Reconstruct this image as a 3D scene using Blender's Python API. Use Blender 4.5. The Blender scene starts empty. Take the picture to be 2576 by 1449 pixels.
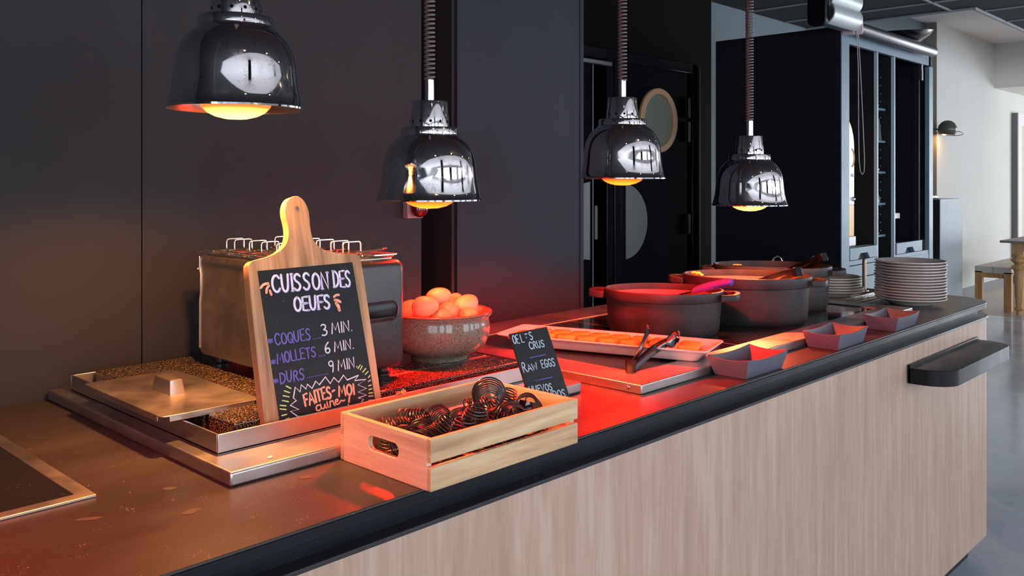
import bpy, bmesh, math, random
from mathutils import Vector, Matrix, Euler
random.seed(7)
PI = math.pi
S = bpy.context.scene
COL = S.collection

# ------------------------------------------------------------------ camera
AZ = math.radians(43.77)
cam_d = bpy.data.cameras.new('camera')
cam_d.sensor_width = 36.0
cam_d.lens = 36.0 * 2215.0 / 2576.0
cam_d.shift_y = -269.5 / 2576.0
cam_d.clip_start = 0.05
cam = bpy.data.objects.new('camera', cam_d)
cam.location = (0, 0, 1.33)
cam.rotation_euler = (PI / 2, 0, AZ - PI / 2)
COL.objects.link(cam)
S.camera = cam

# ------------------------------------------------------------------ view, world
S.view_settings.view_transform = 'Standard'
S.view_settings.look = 'None'
S.view_settings.exposure = 0.0
S.view_settings.gamma = 1.0
S.view_settings.use_curve_mapping = False
w = bpy.data.worlds.new('world')
S.world = w
w.use_nodes = True
w.node_tree.nodes['Background'].inputs['Color'].default_value = (0.62, 0.75, 1.0, 1)
w.node_tree.nodes['Background'].inputs['Strength'].default_value = 0.22

# ------------------------------------------------------------------ daylight through the windows behind the camera
# (built as the bright window panes of the room, listed here; see daylight_pane() below)
DAY = (0.86, 0.93, 1.0)
WINX = [-3.2, -1.0, 1.2, 3.4, 5.6, 7.8, 10.0]
DAY_STRENGTH = 6.6
PANES = [(x, -4.48, 'y') for x in WINX] + [(16.04, y, 'x') for y in (-2.9, -0.9, 0.9)] + [(-4.54, y, '-x') for y in (-3.3, -1.6)]
LAMP_POWER = 1.0
# the five heat lamps: x, y, rim height, bulb colour (their own light is built in heat_lamp())
RED = (1.0, 0.045, 0.003)
AMB = (1.0, 0.30, 0.05)
ORA = (1.0, 0.17, 0.03)

# ------------------------------------------------------------------ materials
def nt(m):
    m.use_nodes = True
    return m.node_tree.nodes, m.node_tree.links
def mat(name, color, rough=0.5, metal=0.0, spec=0.5, coat=0.0, trans=0.0, ior=1.45):
    m = bpy.data.materials.new(name)
    n, l = nt(m)
    b = n['Principled BSDF']
    b.inputs['Base Color'].default_value = (*color, 1)
    b.inputs['Roughness'].default_value = rough
    b.inputs['Metallic'].default_value = metal
    b.inputs['Specular IOR Level'].default_value = spec
    b.inputs['Coat Weight'].default_value = coat
    b.inputs['Transmission Weight'].default_value = trans
    b.inputs['IOR'].default_value = ior
    return m
def ramp(n, stops):
    r = n.new('ShaderNodeValToRGB')
    e = r.color_ramp.elements
    while len(e) < len(stops):
        e.new(0.5)
    for i, (p, c) in enumerate(stops):
        e[i].position = p
        e[i].color = (*c, 1) if len(c) == 3 else c
    return r
def tex(m, scale=(1, 1, 1), rot=(0, 0, 0), coord='Object'):
    n, l = nt(m)
    tc = n.new('ShaderNodeTexCoord')
    mp = n.new('ShaderNodeMapping')
    mp.inputs['Scale'].default_value = scale
    mp.inputs['Rotation'].default_value = rot
    l.new(tc.outputs[coord], mp.inputs['Vector'])
    return mp
def noise(m, mp, scale, detail=3, rough=0.5, dist=0.0):
    n, l = nt(m)
    t = n.new('ShaderNodeTexNoise')
    t.inputs['Scale'].default_value = scale
    t.inputs['Detail'].default_value = detail
    t.inputs['Roughness'].default_value = rough
    t.inputs['Distortion'].default_value = dist
    l.new(mp.outputs[0], t.inputs['Vector'])
    return t
def noisy(name, stops, scale=5, stretch=(1, 1, 1), rough=0.5, rvar=0.0, metal=0.0, spec=0.5, bump=0.0, detail=4, dist=0.0, coat=0.0, bscale=None):
    m = mat(name, (1, 1, 1), rough, metal, spec, coat)
    n, l = nt(m)
    b = n['Principled BSDF']
    mp = tex(m, stretch)
    t = noise(m, mp, scale, detail, 0.55, dist)
    r = ramp(n, stops)
    l.new(t.outputs['Fac'], r.inputs['Fac'])
    l.new(r.outputs['Color'], b.inputs['Base Color'])
    if rvar:
        mr = n.new('ShaderNodeMapRange')
        mr.inputs['From Min'].default_value = 0.3
        mr.inputs['From Max'].default_value = 0.7
        mr.inputs['To Min'].default_value = max(0.02, rough - rvar)
        mr.inputs['To Max'].default_value = rough + rvar
        l.new(t.outputs['Fac'], mr.inputs['Value'])
        l.new(mr.outputs[0], b.inputs['Roughness'])
    if bump:
        t2 = t if bscale is None else noise(m, mp, bscale, 3)
        bp = n.new('ShaderNodeBump')
        bp.inputs['Strength'].default_value = bump
        bp.inputs['Distance'].default_value = 0.002
        l.new(t2.outputs['Fac'], bp.inputs['Height'])
        l.new(bp.outputs[0], b.inputs['Normal'])
    return m
def specks(m, base_sock_col, scale, thr, col, amount=1.0):
    """mix small bright or dark specks over whatever feeds the base colour"""
    n, l = nt(m)
    b = n['Principled BSDF']
    mp = tex(m)
    v = n.new('ShaderNodeTexVoronoi')
    v.inputs['Scale'].default_value = scale
    l.new(mp.outputs[0], v.inputs['Vector'])
    ns = noise(m, mp, scale * 0.13, 2)
    mul = n.new('ShaderNodeMath'); mul.operation = 'MULTIPLY'
    mr = n.new('ShaderNodeMapRange')
    mr.inputs['From Min'].default_value = 0.4; mr.inputs['From Max'].default_value = 0.75
    l.new(ns.outputs['Fac'], mr.inputs['Value'])
    lt = n.new('ShaderNodeMath'); lt.operation = 'LESS_THAN'
    mt = n.new('ShaderNodeMath'); mt.operation = 'MULTIPLY'; mt.inputs[1].default_value = thr
    l.new(mr.outputs[0], mt.inputs[0])
    l.new(v.outputs['Distance'], lt.inputs[0])
    l.new(mt.outputs[0], lt.inputs[1])
    l.new(lt.outputs[0], mul.inputs[0]); mul.inputs[1].default_value = amount
    mx = n.new('ShaderNodeMix'); mx.data_type = 'RGBA'
    l.new(mul.outputs[0], mx.inputs['Factor'])
    prev = b.inputs['Base Color'].links[0].from_socket if b.inputs['Base Color'].links else None
    if prev:
        l.new(prev, mx.inputs['A'])
    else:
        mx.inputs['A'].default_value = b.inputs['Base Color'].default_value
    mx.inputs['B'].default_value = (*col, 1)
    l.new(mx.outputs['Result'], b.inputs['Base Color'])
    return m
def wood(name, dark, mid, light, axis=2, scale=1.0, rough=0.5, spec=0.4):
    """grain running along one object axis"""
    m = mat(name, mid, rough, 0, spec)
    n, l = nt(m)
    b = n['Principled BSDF']
    st = [26.0, 26.0, 26.0]
    st[axis] = 1.6
    mp = tex(m, [s * scale for s in st])
    t = noise(m, mp, 1.0, 6, 0.62, 0.6)
    t2 = noise(m, mp, 4.5, 3, 0.5, 0.1)
    st2 = [7.0, 7.0, 7.0]
    st2[axis] = 1.1
    mp3 = tex(m, [s * scale for s in st2])
    t3 = noise(m, mp3, 1.0, 2, 0.5, 1.2)
    ad = n.new('ShaderNodeMath'); ad.operation = 'MULTIPLY_ADD'
    l.new(t2.outputs['Fac'], ad.inputs[0]); ad.inputs[1].default_value = 0.35
    l.new(t.outputs['Fac'], ad.inputs[2])
    ad2 = n.new('ShaderNodeMath'); ad2.operation = 'MULTIPLY_ADD'
    l.new(t3.outputs['Fac'], ad2.inputs[0]); ad2.inputs[1].default_value = 0.5
    l.new(ad.outputs[0], ad2.inputs[2])
    r = ramp(n, [(0.62, dark), (0.86, mid), (1.0, light)])
    mr = n.new('ShaderNodeMath'); mr.operation = 'MULTIPLY'; mr.inputs[1].default_value = 0.93
    l.new(ad2.outputs[0], mr.inputs[0])
    l.new(mr.outputs[0], r.inputs['Fac'])
    l.new(r.outputs['Color'], b.inputs['Base Color'])
    bp = n.new('ShaderNodeBump'); bp.inputs['Strength'].default_value = 0.12; bp.inputs['Distance'].default_value = 0.001
    l.new(t2.outputs['Fac'], bp.inputs['Height'])
    l.new(bp.outputs[0], b.inputs['Normal'])
    return m
def brushed(name, color, rough=0.34, axis=0, bump=0.05):
    m = mat(name, color, rough, 1.0)
    n, l = nt(m)
    b = n['Principled BSDF']
    st = [260.0, 260.0, 260.0]
    st[axis] = 6.0
    mp = tex(m, st)
    t = noise(m, mp, 1.0, 2)
    mp2 = tex(m, (9, 9, 9))
    t2 = noise(m, mp2, 1.0, 5, 0.6)
    mr = n.new('ShaderNodeMapRange')
    mr.inputs['From Min'].default_value = 0.3; mr.inputs['From Max'].default_value = 0.7
    mr.inputs['To Min'].default_value = rough - 0.08; mr.inputs['To Max'].default_value = rough + 0.12
    l.new(t2.outputs['Fac'], mr.inputs['Value'])
    l.new(mr.outputs[0], b.inputs['Roughness'])
    bp = n.new('ShaderNodeBump'); bp.inputs['Strength'].default_value = bump; bp.inputs['Distance'].default_value = 0.001
    l.new(t.outputs['Fac'], bp.inputs['Height'])
    l.new(bp.outputs[0], b.inputs['Normal'])
    return m

M = {}
M['wall_dark'] = noisy('wall_dark_paint', [(0.3, (0.019, 0.020, 0.023)), (0.7, (0.024, 0.025, 0.029))], 3, rough=0.6, rvar=0.05, spec=0.2)
specks(M['wall_dark'], None, 30, 0.02, (0.12, 0.12, 0.13))
M['wall_panel'] = noisy('wall_slate_panel', [(0.3, (0.015, 0.021, 0.032)), (0.7, (0.020, 0.027, 0.041))], 2.2, rough=0.55, rvar=0.06, spec=0.2)
M['black_paint'] = mat('black_paint', (0.004, 0.004, 0.005), 0.6, spec=0.03)
M['black_gloss'] = mat('black_gloss', (0.006, 0.006, 0.008), 0.22, spec=0.3)
M['door_black'] = mat('door_black', (0.004, 0.004, 0.006), 0.6, spec=0.03)
M['cab_dark'] = mat('cabinet_side_dark', (0.010, 0.011, 0.017), 0.5, spec=0.3)
M['cab_blue'] = noisy('cabinet_blue_grey', [(0.3, (0.13, 0.19, 0.245)), (0.7, (0.155, 0.22, 0.28))], 6, rough=0.42, rvar=0.05)
M['cab_in'] = mat('cabinet_inside', (0.014, 0.014, 0.017), 0.5, spec=0.3)
M['far_blue'] = mat('far_wall_blue_grey', (0.13, 0.17, 0.20), 0.6)
M['cream'] = noisy('cream_wall', [(0.3, (0.64, 0.64, 0.61)), (0.7, (0.68, 0.68, 0.65))], 1.5, rough=0.8, bump=0.1, bscale=60)
M['taupe'] = mat('taupe_wall_edge', (0.33, 0.30, 0.25), 0.7)
M['white'] = mat('white_paint', (0.74, 0.72, 0.70), 0.7)
M['white_room'] = mat('white_room_paint', (0.66, 0.62, 0.62), 0.7)
M['beige_room'] = mat('beige_panel', (0.60, 0.52, 0.44), 0.7)
M['tile'] = noisy('ceiling_tile_dark', [(0.35, (0.022, 0.024, 0.028)), (0.65, (0.036, 0.038, 0.043))], 40, rough=0.9, bump=0.3)
M['grid'] = mat('ceiling_grid_light', (0.30, 0.32, 0.34), 0.5)
M['concrete'] = noisy('polished_concrete', [(0.3, (0.26, 0.31, 0.38)), (0.5, (0.35, 0.40, 0.48)), (0.7, (0.43, 0.48, 0.56))], 1.6, (1, 1, 1), rough=0.22, rvar=0.08, detail=8, dist=0.8, coat=0.15)
specks(M['concrete'], None, 18, 0.05, (0.08, 0.06, 0.05))
M['floor_wood'] = mat('floor_wood_tile', (0.42, 0.34, 0.28), 0.35)
M['skirting'] = mat('skirting_grey', (0.16, 0.16, 0.165), 0.4)
M['worktop'] = noisy('worktop_dark', [(0.25, (0.026, 0.023, 0.022)), (0.5, (0.036, 0.032, 0.031)), (0.80, (0.060, 0.054, 0.051))], 2.2, (1, 2.4, 1), rough=0.34, rvar=0.05, spec=0.42, detail=10, dist=0.2, bump=0.03, bscale=200)
specks(M['worktop'], None, 240, 0.22, (0.34, 0.30, 0.27), 0.9)
specks(M['worktop'], None, 26, 0.10, (0.20, 0.18, 0.17), 0.6)
M['trim_black'] = noisy('black_trim', [(0.3, (0.005, 0.006, 0.009)), (0.7, (0.008, 0.009, 0.013))], 8, rough=0.34, rvar=0.05, spec=0.2)
specks(M['trim_black'], None, 60, 0.05, (0.25, 0.25, 0.25), 0.8)
M['ledge_metal'] = mat('ledge_metal', (0.02, 0.021, 0.024), 0.3, spec=0.4)
M['shelf_black'] = noisy('shelf_black', [(0.3, (0.007, 0.007, 0.008)), (0.7, (0.012, 0.011, 0.012))], 8, rough=0.36, rvar=0.06, spec=0.22)
M['front_wood'] = wood('oak_laminate', (0.355, 0.240, 0.180), (0.41, 0.288, 0.220), (0.455, 0.332, 0.258), 2, 1.9, 0.5)
M['steel'] = brushed('brushed_steel', (0.46, 0.45, 0.45), 0.36, 0)
specks(M['steel'], None, 150, 0.10, (0.85, 0.8, 0.75), 0.5)
M['steel_y'] = brushed('brushed_steel_across', (0.46, 0.45, 0.44), 0.33, 1)
M['steel_worn'] = brushed('worn_steel', (0.50, 0.45, 0.40), 0.38, 0, 0.1)
specks(M['steel_worn'], None, 120, 0.16, (0.85, 0.78, 0.68), 0.6)
M['steel_dark'] = mat('smoked_steel', (0.16, 0.145, 0.15), 0.16, 1.0)
M['chrome'] = mat('chrome', (0.82, 0.80, 0.81), 0.055, 1.0)
def chrome_dust(m):
    n, l = nt(m)
    b = n['Principled BSDF']
    mp = tex(m)
    t = noise(m, mp, 26, 6, 0.7)
    mr = n.new('ShaderNodeMapRange')
    mr.inputs['From Min'].default_value = 0.50; mr.inputs['From Max'].default_value = 0.80
    mr.inputs['To Min'].default_value = 0.045; mr.inputs['To Max'].default_value = 0.30
    l.new(t.outputs['Fac'], mr.inputs['Value'])
    l.new(mr.outputs[0], b.inputs['Roughness'])
chrome_dust(M['chrome'])
specks(M['chrome'], None, 420, 0.42, (0.32, 0.28, 0.25), 0.85)
M['chrome_clean'] = mat('bright_chrome', (0.8, 0.8, 0.8), 0.12, 1.0)
M['reflector'] = mat('lamp_reflector', (0.85, 0.75, 0.72), 0.30, 1.0)
M['coil'] = mat('coil_cord', (0.10, 0.075, 0.08), 0.25, spec=0.7)
M['glass_black'] = noisy('black_ceramic_glass', [(0.3, (0.006, 0.006, 0.007)), (0.7, (0.012, 0.012, 0.013))], 4, rough=0.07, rvar=0.03, spec=0.38)
specks(M['glass_black'], None, 200, 0.16, (0.30, 0.24, 0.20), 0.6)
M['granite'] = noisy('speckled_granite', [(0.44, (0.006, 0.005, 0.005)), (0.54, (0.035, 0.026, 0.019)), (0.62, (0.22, 0.15, 0.09)), (0.72, (0.50, 0.38, 0.26))], 480, rough=0.16, rvar=0.05, spec=0.6, detail=2, bump=0.06)
M['acacia'] = wood('acacia_wood', (0.12, 0.055, 0.022), (0.32, 0.18, 0.085), (0.46, 0.28, 0.14), 2, 1.4, 0.42)
M['pine'] = wood('crate_wood', (0.28, 0.15, 0.075), (0.52, 0.34, 0.19), (0.64, 0.46, 0.29), 0, 1.0, 0.5)
M['pine_y'] = wood('crate_wood_end', (0.40, 0.21, 0.12), (0.64, 0.43, 0.29), (0.76, 0.57, 0.42), 1, 1.0, 0.5)
M['oak'] = wood('oak_furniture', (0.38, 0.19, 0.07), (0.52, 0.29, 0.12), (0.60, 0.36, 0.17), 2, 1.0, 0.5)
M['oak_pale'] = mat('pale_seat_wood', (0.62, 0.58, 0.54), 0.5)
M['porthole_wood'] = mat('porthole_wood', (0.50, 0.30, 0.17), 0.45)
M['porthole_glass'] = mat('porthole_glass', (0.20, 0.22, 0.18), 0.08, spec=0.6)
M['plate_steel'] = mat('push_plate_steel', (0.30, 0.30, 0.31), 0.4, 0.6)
M['chalkboard'] = noisy('chalkboard', [(0.35, (0.005, 0.005, 0.007)), (0.62, (0.008, 0.009, 0.012)), (0.80, (0.04, 0.05, 0.07))], 22, rough=0.4, rvar=0.08, detail=6, spec=0.2)
specks(M['chalkboard'], None, 90, 0.10, (0.25, 0.28, 0.35), 0.6)
M['slate'] = noisy('slate_card', [(0.3, (0.007, 0.007, 0.009)), (0.7, (0.014, 0.014, 0.018))], 30, rough=0.45, spec=0.25)
def ink(name, c):
    return noisy(name, [(0.35, tuple(x * 0.8 for x in c)), (0.65, c)], 120, rough=0.7)
M['ink_white'] = ink('chalk_white', (0.62, 0.68, 0.86))
M['ink_purple'] = ink('chalk_purple', (0.135, 0.115, 0.50))
M['ink_orange'] = ink('chalk_orange', (0.90, 0.40, 0.28))
M['ink_green'] = ink('chalk_green', (0.52, 0.74, 0.26))
M['ink_slate'] = ink('marker_pale_blue', (0.52, 0.64, 0.76))
M['plastic_black'] = noisy('black_plastic', [(0.3, (0.014, 0.014, 0.016)), (0.7, (0.022, 0.022, 0.025))], 12, rough=0.30, rvar=0.06, spec=0.5)
M['slot_red_reflection'] = mat('toaster_slot', (0.30, 0.05, 0.04), 0.4)  # red reflection between the rack wires, put into the slot colour
M['wire_steel'] = mat('wire_steel', (0.85, 0.78, 0.68), 0.22, 1.0)
M['wire_black'] = mat('black_wire', (0.020, 0.019, 0.024), 0.30, spec=0.6)
def stoneware():
    m = noisy('speckled_stoneware', [(0.3, (0.17, 0.165, 0.13)), (0.7, (0.23, 0.22, 0.175))], 8, rough=0.16, rvar=0.03, coat=0.3)
    n, l = nt(m)
    b = n['Principled BSDF']
    mp = tex(m)
    t = noise(m, mp, 620, 2, 0.5)
    r = ramp(n, [(0.52, (0, 0, 0)), (0.60, (1, 1, 1))])
    l.new(t.outputs['Fac'], r.inputs['Fac'])
    mx = n.new('ShaderNodeMix'); mx.data_type = 'RGBA'
    l.new(r.outputs['Color'], mx.inputs['Factor'])
    l.new(b.inputs['Base Color'].links[0].from_socket, mx.inputs['A'])
    mx.inputs['B'].default_value = (0.045, 0.05, 0.045, 1)
    l.new(mx.outputs['Result'], b.inputs['Base Color'])
    return m
M['stoneware'] = stoneware()
M['rim_brown'] = mat('glazed_brown_rim', (0.14, 0.08, 0.05), 0.15)
M['egg'] = noisy('egg_shell', [(0.3, (0.60, 0.25, 0.11)), (0.7, (0.68, 0.32, 0.16))], 14, rough=0.48, bump=0.03, bscale=400)
M['iron'] = noisy('cast_iron', [(0.3, (0.016, 0.015, 0.016)), (0.6, (0.028, 0.026, 0.028)), (0.8, (0.05, 0.045, 0.048))], 14, rough=0.42, rvar=0.10, spec=0.35, bump=0.12, bscale=260, detail=7)
M['iron_in'] = noisy('enamel_inside', [(0.3, (0.12, 0.105, 0.105)), (0.7, (0.19, 0.17, 0.17))], 20, rough=0.35)
M['melamine_white'] = mat('white_melamine', (0.70, 0.66, 0.68), 0.25, coat=0.2)
M['croquette'] = noisy('golden_croquette', [(0.3, (0.70, 0.26, 0.035)), (0.6, (0.86, 0.36, 0.06)), (0.8, (0.90, 0.46, 0.12))], 60, rough=0.5, bump=0.5, bscale=300)
M['dish_grey'] = mat('grey_violet_melamine', (0.095, 0.094, 0.128), 0.42)
M['plate_grey'] = mat('taupe_plate', (0.66, 0.58, 0.55), 0.18, coat=0.3)
M['plate_top'] = mat('plate_well', (0.30, 0.27, 0.24), 0.15, coat=0.3)
M['plate_white'] = mat('white_plate', (0.74, 0.68, 0.62), 0.2, coat=0.2)
M['silicone'] = noisy('purple_silicone', [(0.4, (0.10, 0.05, 0.45)), (0.6, (0.04, 0.09, 0.45))], 8, rough=0.35)
M['scramble'] = noisy('scrambled_egg', [(0.3, (0.75, 0.42, 0.06)), (0.7, (0.85, 0.60, 0.18))], 40, rough=0.5, bump=0.5)
M['sauce'] = noisy('red_sauce', [(0.3, (0.30, 0.05, 0.03)), (0.7, (0.50, 0.12, 0.06))], 30, rough=0.25)
M['alu'] = mat('satin_aluminium', (0.27, 0.27, 0.28), 0.40, 1.0)
M['silver_paint'] = mat('silver_paint', (0.52, 0.56, 0.58), 0.35, 0.3)
M['orange_gloss'] = mat('orange_gloss', (0.80, 0.30, 0.06), 0.25)
M['juice_amber'] = mat('amber_plastic', (0.72, 0.34, 0.03), 0.3)
M['white_gloss'] = mat('white_gloss', (0.72, 0.70, 0.70), 0.25)
M['bracket'] = mat('pinkish_bracket', (0.60, 0.50, 0.52), 0.4)
M['chain'] = mat('blind_chain', (0.42, 0.40, 0.40), 0.4)
M['olive_lamp'] = mat('olive_grey_lamp', (0.10, 0.095, 0.08), 0.3)
M['dispenser'] = noisy('dispenser_grey', [(0.3, (0.25, 0.29, 0.32)), (0.7, (0.29, 0.33, 0.36))], 20, rough=0.5)
M['table_top'] = mat('table_top_grey', (0.22, 0.20, 0.18), 0.4)
M['red_button'] = mat('red_button', (0.12, 0.004, 0.008), 0.12, coat=0.4)
M['button_box'] = mat('button_box', (0.30, 0.22, 0.24), 0.4)
M['hinge'] = mat('black_hinge', (0.012, 0.012, 0.014), 0.25)
M['clear'] = mat('clear_glass', (0.75, 0.78, 0.78), 0.08, trans=0.9)
M['crumb'] = mat('crumb', (0.70, 0.62, 0.55), 0.6)
M['stain'] = mat('dried_drop', (0.062, 0.055, 0.052), 0.5, spec=0.3)
M['steel_amber_lit'] = mat('amber_lit_steel', (0.36, 0.24, 0.17), 0.3, 0.8)  # amber lamp light mixed into the colour of plain steel
def emis(name, c, s, edge=None, radial=None):
    m = bpy.data.materials.new(name)
    n, l = nt(m)
    b = n['Principled BSDF']
    b.inputs['Base Color'].default_value = (0.2, 0.01, 0.005, 1)
    b.inputs['Emission Color'].default_value = (*c, 1)
    b.inputs['Emission Strength'].default_value = s
    return m

# ------------------------------------------------------------------ mesh helpers
class B:
    """collects shapes for ONE mesh"""
    def __init__(s):
        s.bm = bmesh.new()
    def box(s, x0, x1, y0, y1, z0, z1, mtx=None):
        vs = [s.bm.verts.new((x, y, z)) for x in (x0, x1) for y in (y0, y1) for z in (z0, z1)]
        for f in ((0, 1, 3, 2), (4, 6, 7, 5), (0, 4, 5, 1), (2, 3, 7, 6), (0, 2, 6, 4), (1, 5, 7, 3)):
            s.bm.faces.new([vs[i] for i in f])
        if mtx is not None:
            bmesh.ops.transform(s.bm, matrix=mtx, verts=vs)
        return s
    def prism(s, pts, z0, z1, mtx=None):
        a = [s.bm.verts.new((p[0], p[1], z0)) for p in pts]
        b = [s.bm.verts.new((p[0], p[1], z1)) for p in pts]
        n = len(pts)
        s.bm.faces.new(a[::-1]); s.bm.faces.new(b)
        for i in range(n):
            s.bm.faces.new((a[i], a[(i + 1) % n], b[(i + 1) % n], b[i]))
        if mtx is not None:
            bmesh.ops.transform(s.bm, matrix=mtx, verts=a + b)
        return s
    def ring_prism(s, outer, inner, z0, z1, mtx=None):
        n = len(outer)
        vs = [[s.bm.verts.new((p[0], p[1], z)) for p in ring] for ring in (outer, inner) for z in (z0, z1)]
        o0, o1, i0, i1 = vs
        for k in range(n):
            j = (k + 1) % n
            s.bm.faces.new((o0[k], o0[j], o1[j], o1[k]))
            s.bm.faces.new((i0[j], i0[k], i1[k], i1[j]))
            s.bm.faces.new((o1[k], o1[j], i1[j], i1[k]))
            s.bm.faces.new((o0[j], o0[k], i0[k], i0[j]))
        if mtx is not None:
            bmesh.ops.transform(s.bm, matrix=mtx, verts=o0 + o1 + i0 + i1)
        return s
    def lathe(s, prof, seg=48, mtx=None, sx=1.0, sy=1.0, cap0=False, cap1=False):
        rings = []
        allv = []
        for (r, z) in prof:
            if r < 1e-6:
                v = s.bm.verts.new((0, 0, z)); rings.append([v]); allv.append(v)
            else:
                ring = [s.bm.verts.new((r * sx * math.cos(2 * PI * k / seg), r * sy * math.sin(2 * PI * k / seg), z)) for k in range(seg)]
                rings.append(ring); allv += ring
        for a, b in zip(rings, rings[1:]):
            for k in range(seg):
                j = (k + 1) % seg
                if len(a) == 1 and len(b) == 1:
                    continue
                if len(a) == 1:
                    s.bm.faces.new((a[0], b[j], b[k]))
                elif len(b) == 1:
                    s.bm.faces.new((a[k], a[j], b[0]))
                else:
                    s.bm.faces.new((a[k], a[j], b[j], b[k]))
        if cap0 and len(rings[0]) > 1: s.bm.faces.new(rings[0][::-1])
        if cap1 and len(rings[-1]) > 1: s.bm.faces.new(rings[-1])
        if mtx is not None:
            bmesh.ops.transform(s.bm, matrix=mtx, verts=allv)
        return s
    def loft(s, rings, closed=True, cap=True, mtx=None):
        vr = [[s.bm.verts.new(p) for p in r] for r in rings]
        n = len(vr[0])
        for a, b in zip(vr, vr[1:]):
            for k in range(n if closed else n - 1):
                j = (k + 1) % n
                s.bm.faces.new((a[k], a[j], b[j], b[k]))
        if cap:
            s.bm.faces.new(vr[0][::-1]); s.bm.faces.new(vr[-1])
        if mtx is not None:
            bmesh.ops.transform(s.bm, matrix=mtx, verts=[v for r in vr for v in r])
        return s
    def tube(s, pts, r, seg=8, closed=False, mtx=None, prof=None):
        """sweep a circle (or a prof list of (side, up)) along pts"""
        P = [Vector(p) for p in pts]
        n = len(P)
        rings = []
        prev = None
        for i in range(n):
            if closed:
                t = P[(i + 1) % n] - P[i - 1]
            else:
                t = P[min(i + 1, n - 1)] - P[max(i - 1, 0)]
            t.normalize()
            if prof is not None:
                up = Vector((0, 0, 1))
                if abs(t.z) > 0.95: up = Vector((0, 1, 0))
                side = t.cross(up).normalized()
                up = side.cross(t)
            else:
                if prev is None:
                    a = Vector((0, 0, 1)) if abs(t.z) < 0.9 else Vector((1, 0, 0))
                    side = t.cross(a).normalized()
                else:
                    side = (prev - t * prev.dot(t)).normalized()
                prev = side
                up = side.cross(t)
            rr = r[i] if isinstance(r, (list, tuple)) else r
            if prof is not None:
                rings.append([P[i] + side * a * rr + up * b * rr for a, b in prof])
            else:
                rings.append([P[i] + side * math.cos(2 * PI * k / seg) * rr + up * math.sin(2 * PI * k / seg) * rr for k in range(seg)])
        vr = [[s.bm.verts.new(p) for p in ring] for ring in rings]
        m = len(vr[0])
        for i in range(n if closed else n - 1):
            a, b = vr[i], vr[(i + 1) % n]
            for k in range(m):
                j = (k + 1) % m
                s.bm.faces.new((a[k], b[k], b[j], a[j]))
        if not closed:
            s.bm.faces.new(vr[0]); s.bm.faces.new(vr[-1][::-1])
        if mtx is not None:
            bmesh.ops.transform(s.bm, matrix=mtx, verts=[v for q in vr for v in q])
        return s
    def ball(s, c, r, seg=20, rings=12, sc=(1, 1, 1), mtx=None):
        m = Matrix.Translation(c) @ (mtx if mtx is not None else Matrix.Identity(4)) @ Matrix.Diagonal((*[r * k for k in sc], 1))
        bmesh.ops.create_uvsphere(s.bm, u_segments=seg, v_segments=rings, radius=1.0, matrix=m)
        return s
    def done(s, name, material, parent=None, smooth=False, bevel=0.0, bseg=2, sub=0, angle=0.6):
        me = bpy.data.meshes.new(name)
        bmesh.ops.recalc_face_normals(s.bm, faces=s.bm.faces[:])
        s.bm.to_mesh(me); s.bm.free()
        me.materials.append(M[material] if isinstance(material, str) else material)
        o = bpy.data.objects.new(name, me)
        COL.objects.link(o)
        if parent is not None:
            o.parent = parent
        if bevel:
            md = o.modifiers.new('bevel', 'BEVEL')
            md.width = bevel; md.segments = bseg; md.limit_method = 'ANGLE'; md.angle_limit = 0.7
            smooth = True
        if sub:
            md = o.modifiers.new('sub', 'SUBSURF'); md.levels = sub; md.render_levels = sub
            smooth = True
        if smooth:
            for p in me.polygons: p.use_smooth = True
            try:
                me.set_sharp_from_angle(angle=angle)
            except Exception:
                pass
        return o
def thing(name, label, cat, loc=(0, 0, 0), rotz=0.0, group=None, rot=None):
    o = bpy.data.objects.new(name, None)
    o.empty_display_size = 0.05
    COL.objects.link(o)
    o.location = loc
    o.rotation_euler = rot if rot else (0, 0, rotz)
    o['label'] = label; o['category'] = cat
    if group: o['group'] = group
    return o
def tag(o, label, cat, group=None, kind=None):
    o['label'] = label; o['category'] = cat
    if group: o['group'] = group
    if kind: o['kind'] = kind
    return o
def struct(o, label=None):
    o['kind'] = 'structure'
    if label: o['label'] = label
    return o
def dup(root, loc, rot=None, label=None, group=None, scale=None):
    r = root.copy(); COL.objects.link(r); r.location = loc
    if rot is not None: r.rotation_euler = rot
    if scale is not None: r.scale = scale
    if label: r['label'] = label
    if group: r['group'] = group
    for ch in list(root.children):
        c = ch.copy(); COL.objects.link(c); c.parent = r
        for g in list(ch.children):
            d = g.copy(); COL.objects.link(d); d.parent = c
    return r
def rrect(x0, x1, y0, y1, r, seg=8, corners=(1, 1, 1, 1)):
    """rounded rectangle, corners in order (x1,y1) (x0,y1) (x0,y0) (x1,y0)"""
    pts = []
    for (cx, cy, a0, on) in ((x1, y1, 0, corners[0]), (x0, y1, 90, corners[1]), (x0, y0, 180, corners[2]), (x1, y0, 270, corners[3])):
        if not on:
            pts.append((cx, cy)); continue
        sx = -1 if cx == x1 else 1
        sy = -1 if cy == y1 else 1
        for k in range(seg + 1):
            a = math.radians(a0 + 90 * k / seg)
            pts.append((cx + sx * r + r * math.cos(a), cy + sy * r + r * math.sin(a)))
    return pts
def TR(x, y, z): return Matrix.Translation((x, y, z))
def RX(a): return Matrix.Rotation(a, 4, 'X')
def RY(a): return Matrix.Rotation(a, 4, 'Y')
def RZ(a): return Matrix.Rotation(a, 4, 'Z')

# ================================================================== THE ROOM
struct(B().box(-4.6, 9.55, -4.5, 3.6, -0.1, 0.0).done('floor', 'concrete'), 'polished grey concrete floor')
struct(B().box(9.55, 16.1, -4.5, 3.6, -0.1, 0.0).done('floor', 'floor_wood'), 'pale wooden floor beyond the concrete')
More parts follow.
